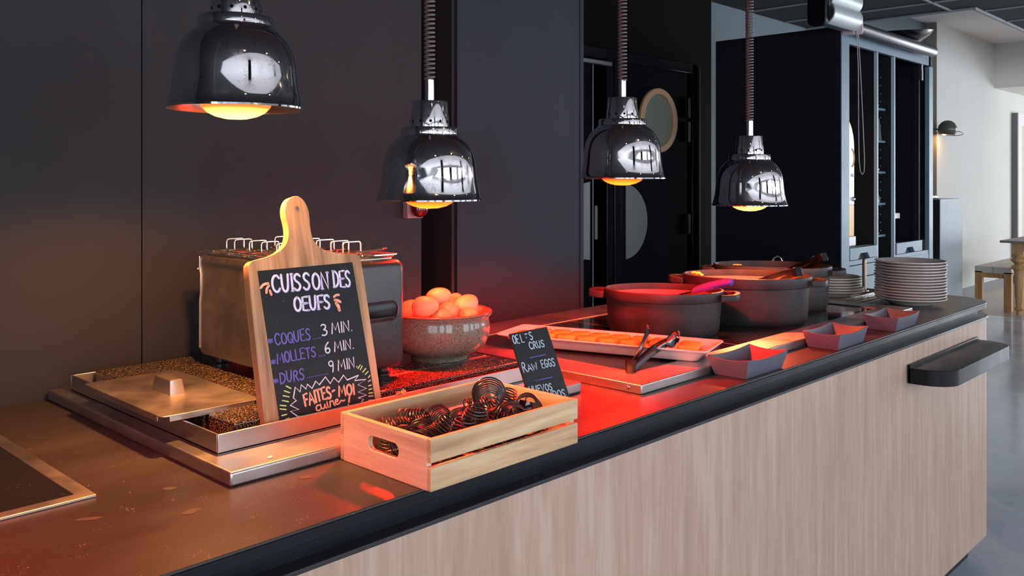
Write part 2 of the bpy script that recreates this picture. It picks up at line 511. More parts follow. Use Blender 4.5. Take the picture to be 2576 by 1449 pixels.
# walls
struct(B().box(-4.6, 0.8045, 1.86, 1.96, 0, 2.62).done('wall_back', 'wall_dark'), 'dark charcoal wall behind the counter')
struct(B().box(0.8075, 1.5675, 1.86, 1.96, 0, 2.62).box(1.5675, 1.58, 1.86, 2.06, 0, 2.62).box(1.702, 1.7143, 1.87, 2.06, 0, 2.62).done('wall_back', 'wall_dark'), 'dark charcoal wall panel right of the seam')
struct(B().box(1.55, 1.75, 2.02, 2.06, 0, 2.62).done('wall_niche', 'black_paint'), 'niche between the wall panels, its shade painted black')  # black backing paints in the soft shadow of the recess
struct(B().box(1.7143, 2.266, 1.86, 2.06, 0, 2.62).done('wall_panel', 'wall_panel'), 'blue black wall panel beside the door alcove')
struct(B().box(2.2675, 2.2847, 1.858, 2.06, 0, 2.62).done('trim_1', 'wall_panel'), 'narrow end strip of the wall panel')
# alcove
struct(B().box(2.2, 4.99, 3.0, 3.1, 0, 2.62).done('wall_alcove', 'black_paint'), 'black wall holding the service doors')
struct(B().box(2.2, 2.28, 2.06, 3.0, 0, 2.62).done('wall_alcove', 'black_paint'))
struct(B().box(4.83, 9.97, 3.35, 3.45, 0, 3.05).done('wall_far', 'far_blue'), 'blue grey wall above and behind the cabinet')
struct(B().box(9.97, 16.1, 3.24, 3.45, 0, 3.05).done('wall_cream', 'cream'), 'cream wall at the far right')
struct(B().box(9.955, 9.97, 3.24, 3.35, 0, 3.05).done('trim_2', 'taupe'), 'taupe edge of the cream wall')
struct(B().box(12.04, 16.0, 0.5, 3.24, 2.48, 3.03).done('wall_bulkhead', 'white'), 'white boxed bulkhead under the ceiling')
struct(B().box(-4.6, 16.1, -4.6, -4.5, 0, 0.35).box(-4.6, 16.1, -4.6, -4.5, 2.75, 3.1).done('wall_front', 'white_room'))
for i, x in enumerate([-4.6] + [q + 0.8 for q in WINX]):
    x1 = (WINX[i] - 0.8) if i < len(WINX) else 16.1
    struct(B().box(x, x1, -4.6, -4.5, 0.35, 2.75).done('wall_front', 'white_room' if i % 3 else 'black_paint'))
struct(B().box(16.0, 16.1, -4.5, 3.4, 0, 0.3).box(16.0, 16.1, -4.5, 3.4, 2.7, 3.1).box(16.0, 16.1, 1.4, 3.4, 0.3, 2.7).done('wall_end', 'white_room'))
struct(B().box(-4.6, -4.5, -4.5, 1.9, 0, 0.3).box(-4.6, -4.5, -4.5, 1.9, 2.65, 3.1).box(-4.6, -4.5, -0.7, 1.9, 0.3, 2.65).done('wall_left', 'wall_dark'))
# window frames
k = 1
for x in WINX:
    b = B()
    b.box(x - 0.8, x - 0.74, -4.56, -4.44, 0.35, 2.75).box(x + 0.74, x + 0.8, -4.56, -4.44, 0.35, 2.75).box(x - 0.03, x + 0.03, -4.4, -4.30, 0.35, 2.75)
    b.box(x - 0.8, x + 0.8, -4.56, -4.44, 0.35, 0.41).box(x - 0.8, x + 0.8, -4.56, -4.44, 2.69, 2.75)
    struct(b.done('window_%d' % k, 'black_paint')); k += 1
def daylight_pane(x, y, side):
    f_ = {'y': 1.0, 'x': 1.5, '-x': 0.5}[side]
    key = 'pane' + side
    if key not in M:
        M[key] = mat('daylight_pane', (0.8, 0.9, 1.0), 0.1)
        b_ = M[key].node_tree.nodes['Principled BSDF']
        b_.inputs['Emission Color'].default_value = (*DAY, 1)
        b_.inputs['Emission Strength'].default_value = DAY_STRENGTH * f_
    if side == 'y':
        o = B().box(x - 0.74, x + 0.74, y - 0.01, y, 0.41, 2.69).done('window_8', key)
    else:
        o = B().box(x - 0.005, x + 0.005, y - 0.8, y + 0.8, 0.4, 2.6).done('window_9', key)
    struct(o)
for p_ in PANES: daylight_pane(*p_)
# dark columns in the room behind the camera
for i, x in enumerate((0.3, 4.6, 8.9)):
    struct(B().box(x, x + 0.35, -2.6, -2.3, 0, 3.03).done('trim_%d' % (3 + i), 'black_paint'))
# ceilings
struct(B().box(-4.6, 7.11, -0.6, 3.4, 2.62, 2.66).done('ceiling', 'tile'), 'dark tiled ceiling')
struct(B().box(7.11, 16.1, -0.6, 2.05, 2.62, 2.66).done('ceiling', 'tile'), 'dark tiled ceiling beyond')
struct(B().box(7.11, 16.1, 2.0, 3.45, 3.03, 3.08).done('ceiling', 'white'), 'white ceiling at the far right')
struct(B().box(-4.6, 16.1, -4.6, -0.6, 3.0, 3.05).box(-4.6, 16.1, -0.64, -0.6, 2.62, 3.0).done('ceiling', 'white_room'))
g = B()
for i in range(-2, 10):
    x = 7.29 - 0.6 * 1 + 0.6 * i
    y1 = 3.35 if x < 7.11 else 2.05
    g.box(x - 0.009, x + 0.009, -0.6, y1, 2.612, 2.621)
for i in range(-4, 2):
    y = 2.21 + 1.2 * i
    x1 = 16.0 if y < 2.05 else 7.11
    g.box(2.5, x1, y - 0.009, y + 0.009, 2.611, 2.621)
g.box(7.10, 16.0, 2.035, 2.055, 2.600, 2.66)
g.box(7.095, 7.115, 2.05, 3.35, 2.605, 2.66)
struct(g.done('trim_6', 'grid'), 'pale grid of the dark tiled ceiling')
struct(B().box(9.97, 16.0, 3.22, 3.24, 0, 0.10).done('baseboard_far', 'skirting'), 'grey skirting of the cream wall')
# white door frame at the far right
MF = Matrix(((1, 0, 0, 0), (0, 0, -1, 3.24), (0, 1, 0, 0), (0, 0, 0, 1)))
d3 = struct(B().prism([(12.85, 0), (13.02, 0), (13.02, 2.05), (14.2, 2.05), (14.2, 0), (14.37, 0), (14.37, 2.215), (12.85, 2.215)], 0.0, 0.07, MF).done('door_3', 'white'), 'white frame of the doorway in the cream wall')
B().box(12.80, 12.849, 3.17, 3.24, 0, 2.215).done('frame_side', 'skirting', d3)
B().box(13.02, 14.2, 3.20, 3.235, 0, 2.05).done('door_leaf', 'beige_room', d3)

# ---- service doors in the alcove
ZT = 1.985
fr = B().box(3.30, 3.36, 2.93, 3.0, 0, ZT + 0.06).box(4.655, 4.715, 2.93, 3.0, 0, ZT + 0.06).box(3.30, 4.715, 2.93, 3.0, ZT, ZT + 0.06)
struct(fr.done('trim_7', 'black_gloss', bevel=0.004), 'black frame of the service doors')
struct(B().box(4.705, 4.725, 2.915, 3.0, 0, 2.03).done('trim_8', 'wall_panel', bevel=0.003), 'blue black door frame edge')
# right leaf with porthole
dr = struct(B().box(3.92, 4.55, 2.90, 2.945, 0.01, ZT - 0.005).done('door_1', 'door_black', bevel=0.004), 'black service door with round window')
def circ(cx, cz, r, n=40): return [(cx + r * math.cos(2 * PI * q / n), cz + r * math.sin(2 * PI * q / n)) for q in range(n)]
MY = Matrix(((1, 0, 0, 0), (0, 0, -1, 2.90), (0, 1, 0, 0), (0, 0, 0, 1)))   # (x, z, depth) -> world, facing -Y
pr = B().ring_prism(circ(4.232, 1.677, 0.185), circ(4.232, 1.677, 0.148), -0.002, 0.022, MY).done('porthole_ring', 'porthole_wood', dr, bevel=0.006)
B().prism(circ(4.232, 1.677, 0.149), -0.004, 0.004, MY).done('porthole_pane', 'porthole_glass', dr)
hp = [(3.921, 1.105 - 0.206)] + [(3.921 + 0.212 * math.sin(PI * q / 30), 1.105 - 0.206 * math.cos(PI * q / 30)) for q in range(1, 30)] + [(3.921, 1.105 + 0.206)]
B().prism(hp, 0.0005, 0.0035, MY).done('push_plate', 'plate_steel', dr)
for z in (1.767, 1.624, 1.072):
    B().box(4.522, 4.572, 2.892, 2.90, z - 0.055, z + 0.055).lathe([(0.008, -0.06), (0.008, 0.06)], 12, TR(4.547, 2.888, z), cap0=True, cap1=True).done('hinge', 'hinge', dr, smooth=True)
# left leaf, standing ajar behind the wall panel
dl = struct(B().box(3.36, 3.632, 2.90, 2.945, 0.01, ZT - 0.02).done('door_2', 'door_black', bevel=0.003), 'black service door leaf beside the wall panel')
hp = [(3.615, 1.12 + 0.205), (3.615, 1.12 - 0.205), (3.52, 1.12 - 0.19), (3.45, 1.12 - 0.12), (3.42, 1.12), (3.45, 1.12 + 0.12), (3.52, 1.12 + 0.19)]
B().prism(hp[::-1], 0.0005, 0.0035, MY).done('push_plate', 'plate_steel', dl)
B().box(3.632, 3.641, 2.894, 2.945, 0.01, ZT - 0.02).done('edge_strip', 'alu', dl)
B().prism(rrect(3.652, 3.676, 1.02, 1.20, 0.011), 0, 0.006, MY).done('latch_plate', 'alu', dl)
B().box(3.50, 3.76, 2.86, 2.895, ZT - 0.045, ZT - 0.02).done('door_closer', 'alu', dl, bevel=0.004)
struct(B().box(3.745, 3.80, 2.885, 2.96, 0, ZT).box(3.80, 3.865, 2.875, 2.96, 0, ZT).box(3.872, 3.915, 2.885, 2.96, 0, ZT).done('trim_9', 'black_gloss', bevel=0.003), 'black door post between the leaves')

# ---- emergency button on the wall
t = thing('emergency_button', 'dark red round push button on a small square box, wall behind the second heat lamp', 'button', (1.541, 1.86, 1.249))
B().box(-0.027, 0.027, -0.022, 0.0, -0.020, 0.026).done('button_box', 'button_box', t, bevel=0.002)
B().lathe([(0.0, 0.036), (0.012, 0.035), (0.020, 0.030), (0.0235, 0.020), (0.022, 0.010), (0.012, 0.004), (0.011, -0.022)], 28, TR(0, 0, 0.006) @ RX(PI / 2) @ TR(0, 0, 0.021)).done('push_button', 'red_button', t, smooth=True)

# ================================================================== THE COUNTER
t = thing('buffet_counter', 'long buffet counter with black worktop and pale oak front with a rounded far end', 'counter', (1.5, 1.4, 0))
OFF = Matrix.Translation((-1.5, -1.4, 0))
CX0, CX1, CY0, CY1 = -1.3, 3.535, 0.94, 1.858
B().prism(rrect(CX0, CX1, CY0, CY1, 0.155, 14, (0, 0, 0, 1)), 0.8955, 0.900, OFF).done('worktop', 'worktop', t, bevel=0.0015)
B().prism(rrect(CX0, CX1, CY0, CY1, 0.155, 14, (0, 0, 0, 1)), 0.880, 0.8954, OFF).done('worktop_edge', 'trim_black', t, bevel=0.001)
B().prism(rrect(CX0, CX1 - 0.05, CY0 + 0.022, CY1, 0.13, 14, (0, 0, 0, 1)), 0.852, 0.880, OFF).done('recess_band', 'trim_black', t)
B().prism(rrect(CX0, CX1 + 0.004, CY0 - 0.004, CY1, 0.155, 14, (0, 0, 0, 1)), 0.846, 0.853, OFF).done('top_trim', 'ledge_metal', t, bevel=0.0015)
B().prism(rrect(CX0, CX1, CY0, CY1, 0.155, 14, (0, 0, 0, 1)), 0.080, 0.846, OFF).done('front_panel', 'front_wood', t, smooth=True)
B().prism(rrect(CX0, CX1 - 0.06, CY0 + 0.05, CY1, 0.12, 14, (0, 0, 0, 1)), 0.0, 0.080, OFF).done('plinth', 'trim_black', t)
sh = [(2.637, 0.937), (2.637, 0.905)] + [(2.637 + 0.075 * (1 - math.cos(a)), 0.905 - 0.085 * math.sin(a)) for a in [PI / 2 * q / 10 for q in range(1, 11)]] + \
     [(3.277 - 0.075 * (1 - math.cos(a)), 0.905 - 0.085 * math.sin(a)) for a in [PI / 2 * q / 10 for q in range(10, 0, -1)]] + [(3.277, 0.905), (3.277, 0.937)]
B().prism(sh, 0.743, 0.788, OFF).box(2.637, 3.277, 0.929, 0.938, 0.743, 0.797, OFF).done('side_shelf', 'shelf_black', t, bevel=0.0015)

# left hob set into the worktop
t = thing('induction_hob', 'black glass hob in a brass-lit steel frame at the left edge of the counter', 'hob', (0.2, 1.5, 0.900))
O2 = Matrix.Translation((-0.2, -1.5, -0.9))
B().ring_prism([(-0.45, 1.2363), (0.4738, 1.2363), (0.4738, 1.80), (-0.45, 1.80)], [(-0.42, 1.258), (0.452, 1.258), (0.452, 1.778), (-0.42, 1.778)], 0.9, 0.904, O2).done('hob_frame', 'steel_worn', t, bevel=0.001)
B().prism(rrect(-0.42, 0.452, 1.258, 1.778, 0.004), 0.9, 0.9025, O2).done('hob_glass', 'glass_black', t)

# ================================================================== WARMING STATION WITH GRANITE
t = thing('warming_station', 'raised steel warming tray with speckled granite slab carrying toaster and egg bowl', 'warming station', (1.0, 1.5, 0.900))
O2 = Matrix.Translation((-1.0, -1.5, -0.9))
B().box(0.617, 1.392, 1.137, 1.852, 0.9, 0.921, O2).done('base', 'steel', t, bevel=0.0035, bseg=3)
tray = B()
tray.box(0.645, 1.360, 1.225, 1.229, 0.921, 0.951, O2).box(0.645, 1.360, 1.807, 1.811, 0.921, 0.951, O2)
tray.box(0.645, 0.649, 1.2292, 1.8068, 0.921, 0.951, O2).box(1.356, 1.360, 1.2292, 1.8068, 0.921, 0.951, O2)
tray.box(0.645, 1.360, 1.225, 1.811, 0.9205, 0.9245, O2)
tray.done('tray', 'steel_y', t, bevel=0.0008)
B().box(0.687, 1.335, 1.254, 1.338, 0.9245, 0.955, O2).done('granite_slab', 'granite', t, bevel=0.0035, bseg=3)
B().box(0.687, 1.335, 1.352, 1.800, 0.9245, 0.955, O2).done('granite_slab', 'granite', t, bevel=0.0035, bseg=3)
B().box(0.689, 1.333, 1.339, 1.351, 0.9245, 0.954, O2).done('joint_strip', 'steel', t)
B().lathe([(0.0055, 0), (0.0055, 0.02)], 16, TR(-0.012, -0.2705, 0.055) @ RX(PI / 2 - 0.15), cap0=True, cap1=True).done('stop_peg', 'chrome_clean', t, bevel=0.001)

# steel lid
t = thing('steel_lid', 'flat square-cornered steel lid with a block handle, lying over the tray edge', 'lid', (0.698, 1.503, 0.9555), -0.02, rot=(0, 0.006, -0.012))
l_ = B().prism(rrect(-0.085, 0.087, -0.163, 0.163, 0.012, 5), 0.0045, 0.0062)
l_.box(-0.085, -0.0835, -0.149, 0.149, -0.0035, 0.005).box(-0.071, 0.075, -0.163, -0.1615, -0.0035, 0.005).box(0.0855, 0.087, -0.149, 0.149, 0.0, 0.005).box(-0.071, 0.075, 0.1615, 0.163, 0.0, 0.005)
l_.done('lid_plate', 'steel_worn', t, bevel=0.0006)
hb = [[(x, y, 0.006) for x, y in rrect(-0.010, 0.012, -0.040, 0.040, 0.004, 3)],
      [(x, y, 0.030 + 0.004 * (abs(y) / 0.032) ** 2) for x, y in rrect(-0.0135, 0.0135, -0.032, 0.032, 0.004, 3)]]
hb = []
for zf, hx, hy in ((0.0, 0.014, 0.038), (0.5, 0.0125, 0.034), (0.94, 0.0115, 0.0315), (1.0, 0.0105, 0.030)):
    hb.append([(x, y, 0.006 + zf * (0.020 + 0.005 * (abs(y) / 0.03) ** 2)) for x, y in rrect(-hx, hx, -hy, hy, 0.003, 3)])
B().loft(hb).done('lid_handle', 'steel_worn', t, smooth=True)

# ================================================================== TOASTER
t = thing('toaster', 'long black and steel toaster with wire bun racks on top, standing on the granite', 'toaster', (0.97, 1.515, 0.955))
def shell(x0, x1, y0, y1, z0, z1, r, seg=5):
    """box whose top corners along Y are rounded, ends rounded too"""
    rings = []
    for (dy, sh_) in ((0.0, 0.012), (0.002, 0.006), (0.006, 0.002), (0.014, 0.0)):
        rings.append((y0 + dy, sh_))
    for (dy, sh_) in ((0.014, 0.0), (0.006, 0.002), (0.002, 0.006), (0.0, 0.012)):
        rings.append((y1 - dy, sh_))
    out = []
    for y, s_ in rings:
        out.append([(px, y, pz) for px, pz in rrect(x0 + s_, x1 - s_, z0 + s_, z1 - s_, r, seg)])
    return out
bdy = B().loft(shell(-0.110, 0.108, -0.20, 0.20, 0.020, 0.225, 0.016)).done('body', 'plastic_black', t, smooth=True)
# recess in the front end
hr = B()
hr.loft([[(x, -0.2005, z) for x, z in rrect(-0.05, 0.088, 0.113, 0.148, 0.016, 6)], [(x, -0.2015, z) for x, z in rrect(-0.048, 0.086, 0.115, 0.146, 0.014, 6)]])
hr.done('grip_recess', 'black_gloss', t, smooth=True)
B().tube([(x, -0.2015, z) for x, z in rrect(-0.05, 0.088, 0.113, 0.148, 0.016, 6)], 0.0018, 6, True).done('grip_rim', 'plastic_black', t, smooth=True)
B().tube([(-0.04, -0.203, 0.118), (0.078, -0.203, 0.118)], 0.003, 8).done('grip_bar', 'plastic_black', t, smooth=True)
# steel side wrap on the left
B().prism(rrect(-0.186, 0.186, 0.024, 0.224, 0.012, 5), -0.0035, 0.0, Matrix(((0, 0, 1, -0.110), (1, 0, 0, 0), (0, 1, 0, 0), (0, 0, 0, 1)))).tube([(-0.1145, 0.186, 0.035), (-0.1145, 0.186, 0.13), (-0.1145, 0.182, 0.15), (-0.1145, 0.182, 0.185), (-0.1145, 0.187, 0.200), (-0.1145, 0.187, 0.222)], 0.0022, 6).done('side_panel', 'steel_worn', t, bevel=0.001)
B().ball((-0.115, 0.192, 0.196), 0.004).done('screw', 'chrome_clean', t, smooth=True)
# top plate with slots
tp = B()
tp.box(-0.100, -0.072, -0.17, 0.17, 0.2245, 0.2275).box(-0.034, 0.032, -0.17, 0.17, 0.2245, 0.2275).box(0.070, 0.098, -0.17, 0.17, 0.2245, 0.2275).box(-0.072, -0.034, -0.17, -0.155, 0.2245, 0.2275).box(-0.072, -0.034, 0.155, 0.17, 0.2245, 0.2275).box(0.032, 0.070, -0.17, -0.155, 0.2245, 0.2275).box(0.032, 0.070, 0.155, 0.17, 0.2245, 0.2275)
tp.done('top_plate', 'steel_worn', t, bevel=0.0008)
B().box(-0.071, -0.035, -0.154, 0.154, 0.2248, 0.2254).box(0.033, 0.069, -0.154, 0.154, 0.2248, 0.2254).done('toast_slot', 'slot_red_reflection', t)
for (x, y) in ((-0.085, 0.155), (-0.085, -0.155), (0.085, -0.155), (0.085, 0.155)):
    B().lathe([(0.016, 0.0), (0.016, 0.004), (0.011, 0.008), (0.011, 0.022)], 20, TR(x, y, 0), cap0=True).done('foot', 'plastic_black', t, smooth=True)
# wire racks
def rack(x0, x1, lx0, lx1, ys, zb):
    b_ = B()
    z = zb
    b_.tube([(p[0], p[1], z) for p in rrect(x0, x1, -0.165, 0.185, 0.010, 4)], 0.0023, 6, True)
    b_.tube([(p[0], p[1], z + 0.001) for p in rrect(x0 + 0.016, x1 - 0.006, -0.15, 0.165, 0.008, 4)], 0.0021, 6, True)
    b_.tube([(x0 + 0.03, -0.16, z + 0.003), (x0 + 0.03, 0.178, z + 0.003)], 0.0015, 6)
    for y in ys:
        h = 0.026
        b_.tube([(lx0, y - 0.012, z + 0.002), (lx0, y - 0.002, z + 0.004), (lx0, y, z + 0.009), (lx0, y, z + h - 0.005), (lx0 + 0.002, y, z + h - 0.001), (lx0 + 0.006, y, z + h),
                 (lx1 - 0.006, y, z + h), (lx1 - 0.002, y, z + h - 0.001), (lx1, y, z + h - 0.005), (lx1, y, z + 0.009), (lx1, y - 0.002, z + 0.004), (lx1, y - 0.012, z + 0.002)], 0.0017, 6)
    for y in (-0.12, -0.06, 0.0, 0.06, 0.12):
        b_.tube([(x0, y, z + 0.002), (x1, y, z + 0.002)], 0.0013, 6)
    return b_
rack(-0.125, -0.008, -0.075, -0.036, [0.150, 0.118, 0.060, 0.015, -0.040, -0.085], 0.2305).done('bun_rack', 'wire_steel', t, smooth=True)
rack(0.006, 0.110, 0.030, 0.072, [0.140, 0.095, 0.035, -0.015, -0.065, -0.105], 0.2305).done('bun_rack', 'wire_steel', t, smooth=True)
B().prism(rrect(0.010, 0.070, -0.185, -0.08, 0.01, 4), 0.2335, 0.2355, TR(0.035, 0, 0) @ RZ(0.0)).tube([(0.03, -0.15, 0.239), (0.075, -0.17, 0.2445), (0.10, -0.15, 0.2435)], 0.002, 6).done('rack_end', 'wire_steel', t, smooth=True)

# ================================================================== LETTERING
GL = {
 'A': [[(0, 0), (.42, 1), (.84, 0)], [(.15, .36), (.70, .36)]],
 'C': [[(.72, .82), (.58, .97), (.36, 1), (.12, .82), (.02, .5), (.12, .18), (.36, 0), (.60, .04), (.74, .2)]],
 'D': [[(.08, 0), (.08, 1)], [(.0, 1), (.36, .98), (.66, .78), (.74, .5), (.66, .2), (.36, .02), (0, 0)]],
 'E': [[(.62, 1), (.06, .98), (.06, .02), (.64, 0)], [(.06, .52), (.5, .52)]],
 'F': [[(.62, 1), (.06, .98), (.06, 0)], [(.06, .52), (.48, .52)]],
 'G': [[(.72, .82), (.56, .98), (.34, 1), (.1, .8), (.02, .5), (.12, .16), (.38, 0), (.66, .1), (.70, .44), (.42, .44)]],
 'H': [[(.06, 0), (.06, 1)], [(.68, 0), (.68, 1)], [(.06, .52), (.68, .52)]],
 'I': [[(.12, 0), (.12, 1)]],
 'L': [[(.06, 1), (.06, .02), (.58, 0)]],
 'M': [[(0, 0), (.14, 1), (.46, .3), (.80, 1), (.94, 0)]],
 'N': [[(.04, 0), (.06, 1), (.68, 0), (.70, 1)]],
 'O': [[(.38, 1), (.12, .86), (.02, .5), (.12, .14), (.38, 0), (.66, .14), (.76, .5), (.66, .86), (.38, 1)]],
 'Q': [[(.38, 1), (.12, .86), (.02, .5), (.12, .14), (.38, 0), (.66, .14), (.76, .5), (.66, .86), (.38, 1)], [(.44, .34), (.80, -.04)]],
 'R': [[(.06, 0), (.06, 1), (.44, .98), (.60, .78), (.46, .54), (.06, .5)], [(.3, .5), (.66, 0)]],
 'S': [[(.62, .86), (.46, .99), (.22, .98), (.05, .78), (.18, .58), (.46, .46), (.62, .26), (.46, .03), (.2, 0), (0, .14)]],
 'T': [[(0, 1), (.72, 1)], [(.36, 1), (.36, 0)]],
 'U': [[(.04, 1), (.05, .3), (.2, .03), (.44, 0), (.62, .2), (.68, 1)]],
 'V': [[(0, 1), (.34, 0), (.70, 1)]],
 'W': [[(0, 1), (.2, 0), (.48, .72), (.74, 0), (.98, 1)]],
 '3': [[(.06, .9), (.3, 1), (.56, .82), (.46, .58), (.22, .52), (.54, .44), (.62, .2), (.38, 0), (.04, .08)]],
 '6': [[(.52, .98), (.24, .78), (.06, .4), (.12, .1), (.34, 0), (.58, .14), (.56, .40), (.34, .5), (.1, .34)]],
 '9': [[(.56, .66), (.34, .5), (.1, .62), (.08, .88), (.32, 1), (.54, .9), (.56, .66), (.50, .3), (.42, 0)]],
 '.': [[(.1, .02), (.13, .05)]],
 '-': [[(.04, .48), (.40, .52)]],
 '*': [[(.0, .3), (.44, .62)], [(.0, .62), (.44, .3)], [(.22, .70), (.22, .22)]],
 '!': [[(.22, 1), (.14, .34)], [(.08, .05), (.1, .08)]],
 'c': [[(.40, .44), (.2, .5), (.04, .28), (.1, .04), (.3, 0), (.46, .1)]],
 'u': [[(0, .5), (.02, .12), (.18, 0), (.34, .14), (.38, .5), (.38, .1), (.5, 0)]],
 'i': [[(.05, .5), (.05, .08), (.16, 0)], [(.06, .72), (.07, .74)]],
 'r': [[(.02, 0), (.06, .5), (.2, .44), (.34, .48), (.36, .2), (.44, 0)]],
 'e': [[(.04, .24), (.38, .32), (.28, .5), (.08, .42), (.04, .14), (.2, 0), (.44, .1), (.62, .28), (.80, .14), (.95, .2)]],
 'a': [[(.40, .44), (.2, .5), (.04, .28), (.1, .04), (.3, .06), (.40, .44), (.42, .1), (.52, 0)]],
}
ADV = {'I': .32, '.': .30, 'i': .26, 'c': .50, 'u': .56, 'r': .48, 'e': .9, 'M': 1.12, 'W': 1.14, 'A': 1.0, '-': .52, '*': .6, '!': .4, '3': .8, '6': .8, '9': .8, 'E': .82, 'F': .74, 'L': .74, 'R': .84, ' ': .5, 'a': .6}
def smooth_line(p, it=2):
    if len(p) < 3: return p
    for _ in range(it):
        q = [p[0]]
        for a, b in zip(p, p[1:]):
            q.append((a[0] * .75 + b[0] * .25, a[1] * .75 + b[1] * .25)); q.append((a[0] * .25 + b[0] * .75, a[1] * .25 + b[1] * .75))
        q.append(p[-1]); p = q
    return p
def stroke(b, pts, wd, z0, z1, mtx, round_=True):
    """flat pen stroke: thin solid ribbon with rounded ends"""
    if len(pts) < 2: return
    P = [Vector((x, y)) for x, y in pts]
    L_, R_ = [], []
    for i, p in enumerate(P):
        d = (P[min(i + 1, len(P) - 1)] - P[max(i - 1, 0)])
        if d.length < 1e-9: d = Vector((1, 0))
        d.normalize(); nrm = Vector((-d.y, d.x))
        L_.append(p + nrm * wd / 2); R_.append(p - nrm * wd / 2)
    vs0 = []
    for zz in (z0, z1):
        vs0.append(([b.bm.verts.new((q.x, q.y, zz)) for q in L_], [b.bm.verts.new((q.x, q.y, zz)) for q in R_]))
    (l0, r0), (l1, r1) = vs0
    n = len(P)
    for i in range(n - 1):
        b.bm.faces.new((l1[i], r1[i], r1[i + 1], l1[i + 1]))
        b.bm.faces.new((l0[i], l1[i], l1[i + 1], l0[i + 1]))
        b.bm.faces.new((r1[i], r0[i], r0[i + 1], r1[i + 1]))
    allv = l0 + r0 + l1 + r1
    for e in (P[0], P[-1]):
        c = [b.bm.verts.new((e.x + wd / 2 * math.cos(2 * PI * k / 8), e.y + wd / 2 * math.sin(2 * PI * k / 8), z1)) for k in range(8)]
        b.bm.faces.new(c); allv += c
    bmesh.ops.transform(b.bm, matrix=mtx, verts=allv)
def text(b, s, x0, y0, x1, y1, h, wd, z0, z1, mtx, slant=0.0, serif=False, jitter=0.0, curve=0.0):
    """write s from (x0,y0) to (x1,y1) on its baseline, letters h tall"""
    tot = sum(ADV.get(c, .92) for c in s) - 0.12
    d = Vector((x1 - x0, y1 - y0)); Ln = d.length; d.normalize(); up = Vector((-d.y, d.x))
    kx = Ln / tot
    x = 0.0
    rnd = random.Random(hash(s) % 7 if False else len(s) * 7 + 3)
    for c in s:
        if c != ' ':
            jy = rnd.uniform(-1, 1) * jitter * h
            hh = h * (1 + rnd.uniform(-1, 1) * jitter)
            for st in GL[c]:
                pts = []
                for (a, bb) in smooth_line(st, 2 if len(st) > 3 and c not in 'EFTLNMWAV' else 0):
                    q = Vector((x0, y0)) + d * ((x + a) * kx + slant * bb * hh) + up * (bb * hh + jy)
                    pts.append((q.x, q.y))
                stroke(b, pts, wd, z0, z1, mtx)
                if serif and len(st) < 6:
                    for e in (pts[0], pts[-1]):
                        stroke(b, [(e[0] - wd * .75, e[1]), (e[0] + wd * .75, e[1])], wd * 0.5, z0, z1, mtx)
        x += ADV.get(c, .92)

# ================================================================== CHALKBOARD ON CUTTING BOARD
LEAN = math.atan(0.058 / 0.269)
t = thing('menu_board', 'wooden handled cutting board with chalk menu of egg cooking times, leaning on the toaster', 'menu board', (0.731, 1.235, 0.925), rot=(-LEAN, 0, 0))
BM = Matrix(((1, 0, 0, 0), (0, 0, -1, 0), (0, 1, 0, 0), (0, 0, 0, 1)))     # (u, v, out) -> board local, facing -Y
out = [(0, 0.004), (0.004, 0), (0.227, 0), (0.231, 0.004), (0.2255, 0.268), (0.222, 0.277), (0.214, 0.281), (0.190, 0.282), (0.166, 0.286), (0.146, 0.293), (0.134, 0.303), (0.1285, 0.316), (0.127, 0.332), (0.1285, 0.350), (0.1275, 0.366), (0.121, 0.380),
       (0.1115, 0.3875), (0.102, 0.3880), (0.091, 0.3835), (0.0825, 0.371), (0.0805, 0.356), (0.0835, 0.338), (0.0835, 0.322), (0.078, 0.308), (0.067, 0.297), (0.050, 0.289), (0.030, 0.2845), (0.013, 0.2825), (0.004, 0.278), (0.0, 0.268)]
def spl(pts, it=1):
    for _ in range(it):
        q = []
        for i in range(len(pts)):
            a, b = pts[i], pts[(i + 1) % len(pts)]
            q += [(a[0] * .75 + b[0] * .25, a[1] * .75 + b[1] * .25), (a[0] * .25 + b[0] * .75, a[1] * .25 + b[1] * .75)]
        pts = q
    return pts
bd = B().prism(spl(out, 2), -0.017, 0.0, BM).done('board', 'acacia', t, bevel=0.004, bseg=3)
B().lathe([(0.004, 0.0003), (0.0030, 0.0006), (0.0, 0.0006)], 18, BM @ TR(0.1045, 0.3665, 0)).done('hang_hole', 'rim_brown', t, smooth=True)
B().prism([(0.0171, 0.2641), (0.0275, 0.004), (0.2170, 0.004), (0.2048, 0.2660)], -0.0005, 0.0008, BM).done('chalk_panel', 'chalkboard', t)
z0, z1, z2 = 0.0008, 0.00115, 0.0015
pu, wh, og, gn = B(), B(), B(), B()
for (dx, dy, bb, za, zb) in ((0.0011, -0.0008, pu, z0, z1), (0, 0, wh, z1, z2)):
    text(bb, 'CUISSON', 0.0395 + dx, 0.2262 + dy, 0.1500 + dx, 0.2240 + dy, 0.0285, 0.0037, za, zb, BM, serif=True, jitter=0.03)
    text(bb, 'DES', 0.1590 + dx, 0.2250 + dy, 0.1965 + dx, 0.2240 + dy, 0.0275, 0.0035, za, zb, BM, serif=True, jitter=0.03)
    text(bb, 'OEUFS', 0.0765 + dx, 0.1915 + dy, 0.1490 + dx, 0.1900 + dy, 0.0235, 0.0037, za, zb, BM, serif=True, jitter=0.03)
P_ = 0.0022
text(pu, 'COQUES', 0.0340, 0.1420, 0.1030, 0.1430, 0.0185, P_, z0, z1, BM, jitter=0.06)
text(pu, 'MOLLETS', 0.0345, 0.1105, 0.1095, 0.1130, 0.0175, P_, z0, z1, BM, jitter=0.06)
text(pu, 'DURS', 0.0350, 0.0805, 0.0825, 0.0800, 0.0175, P_, z0, z1, BM, jitter=0.06)
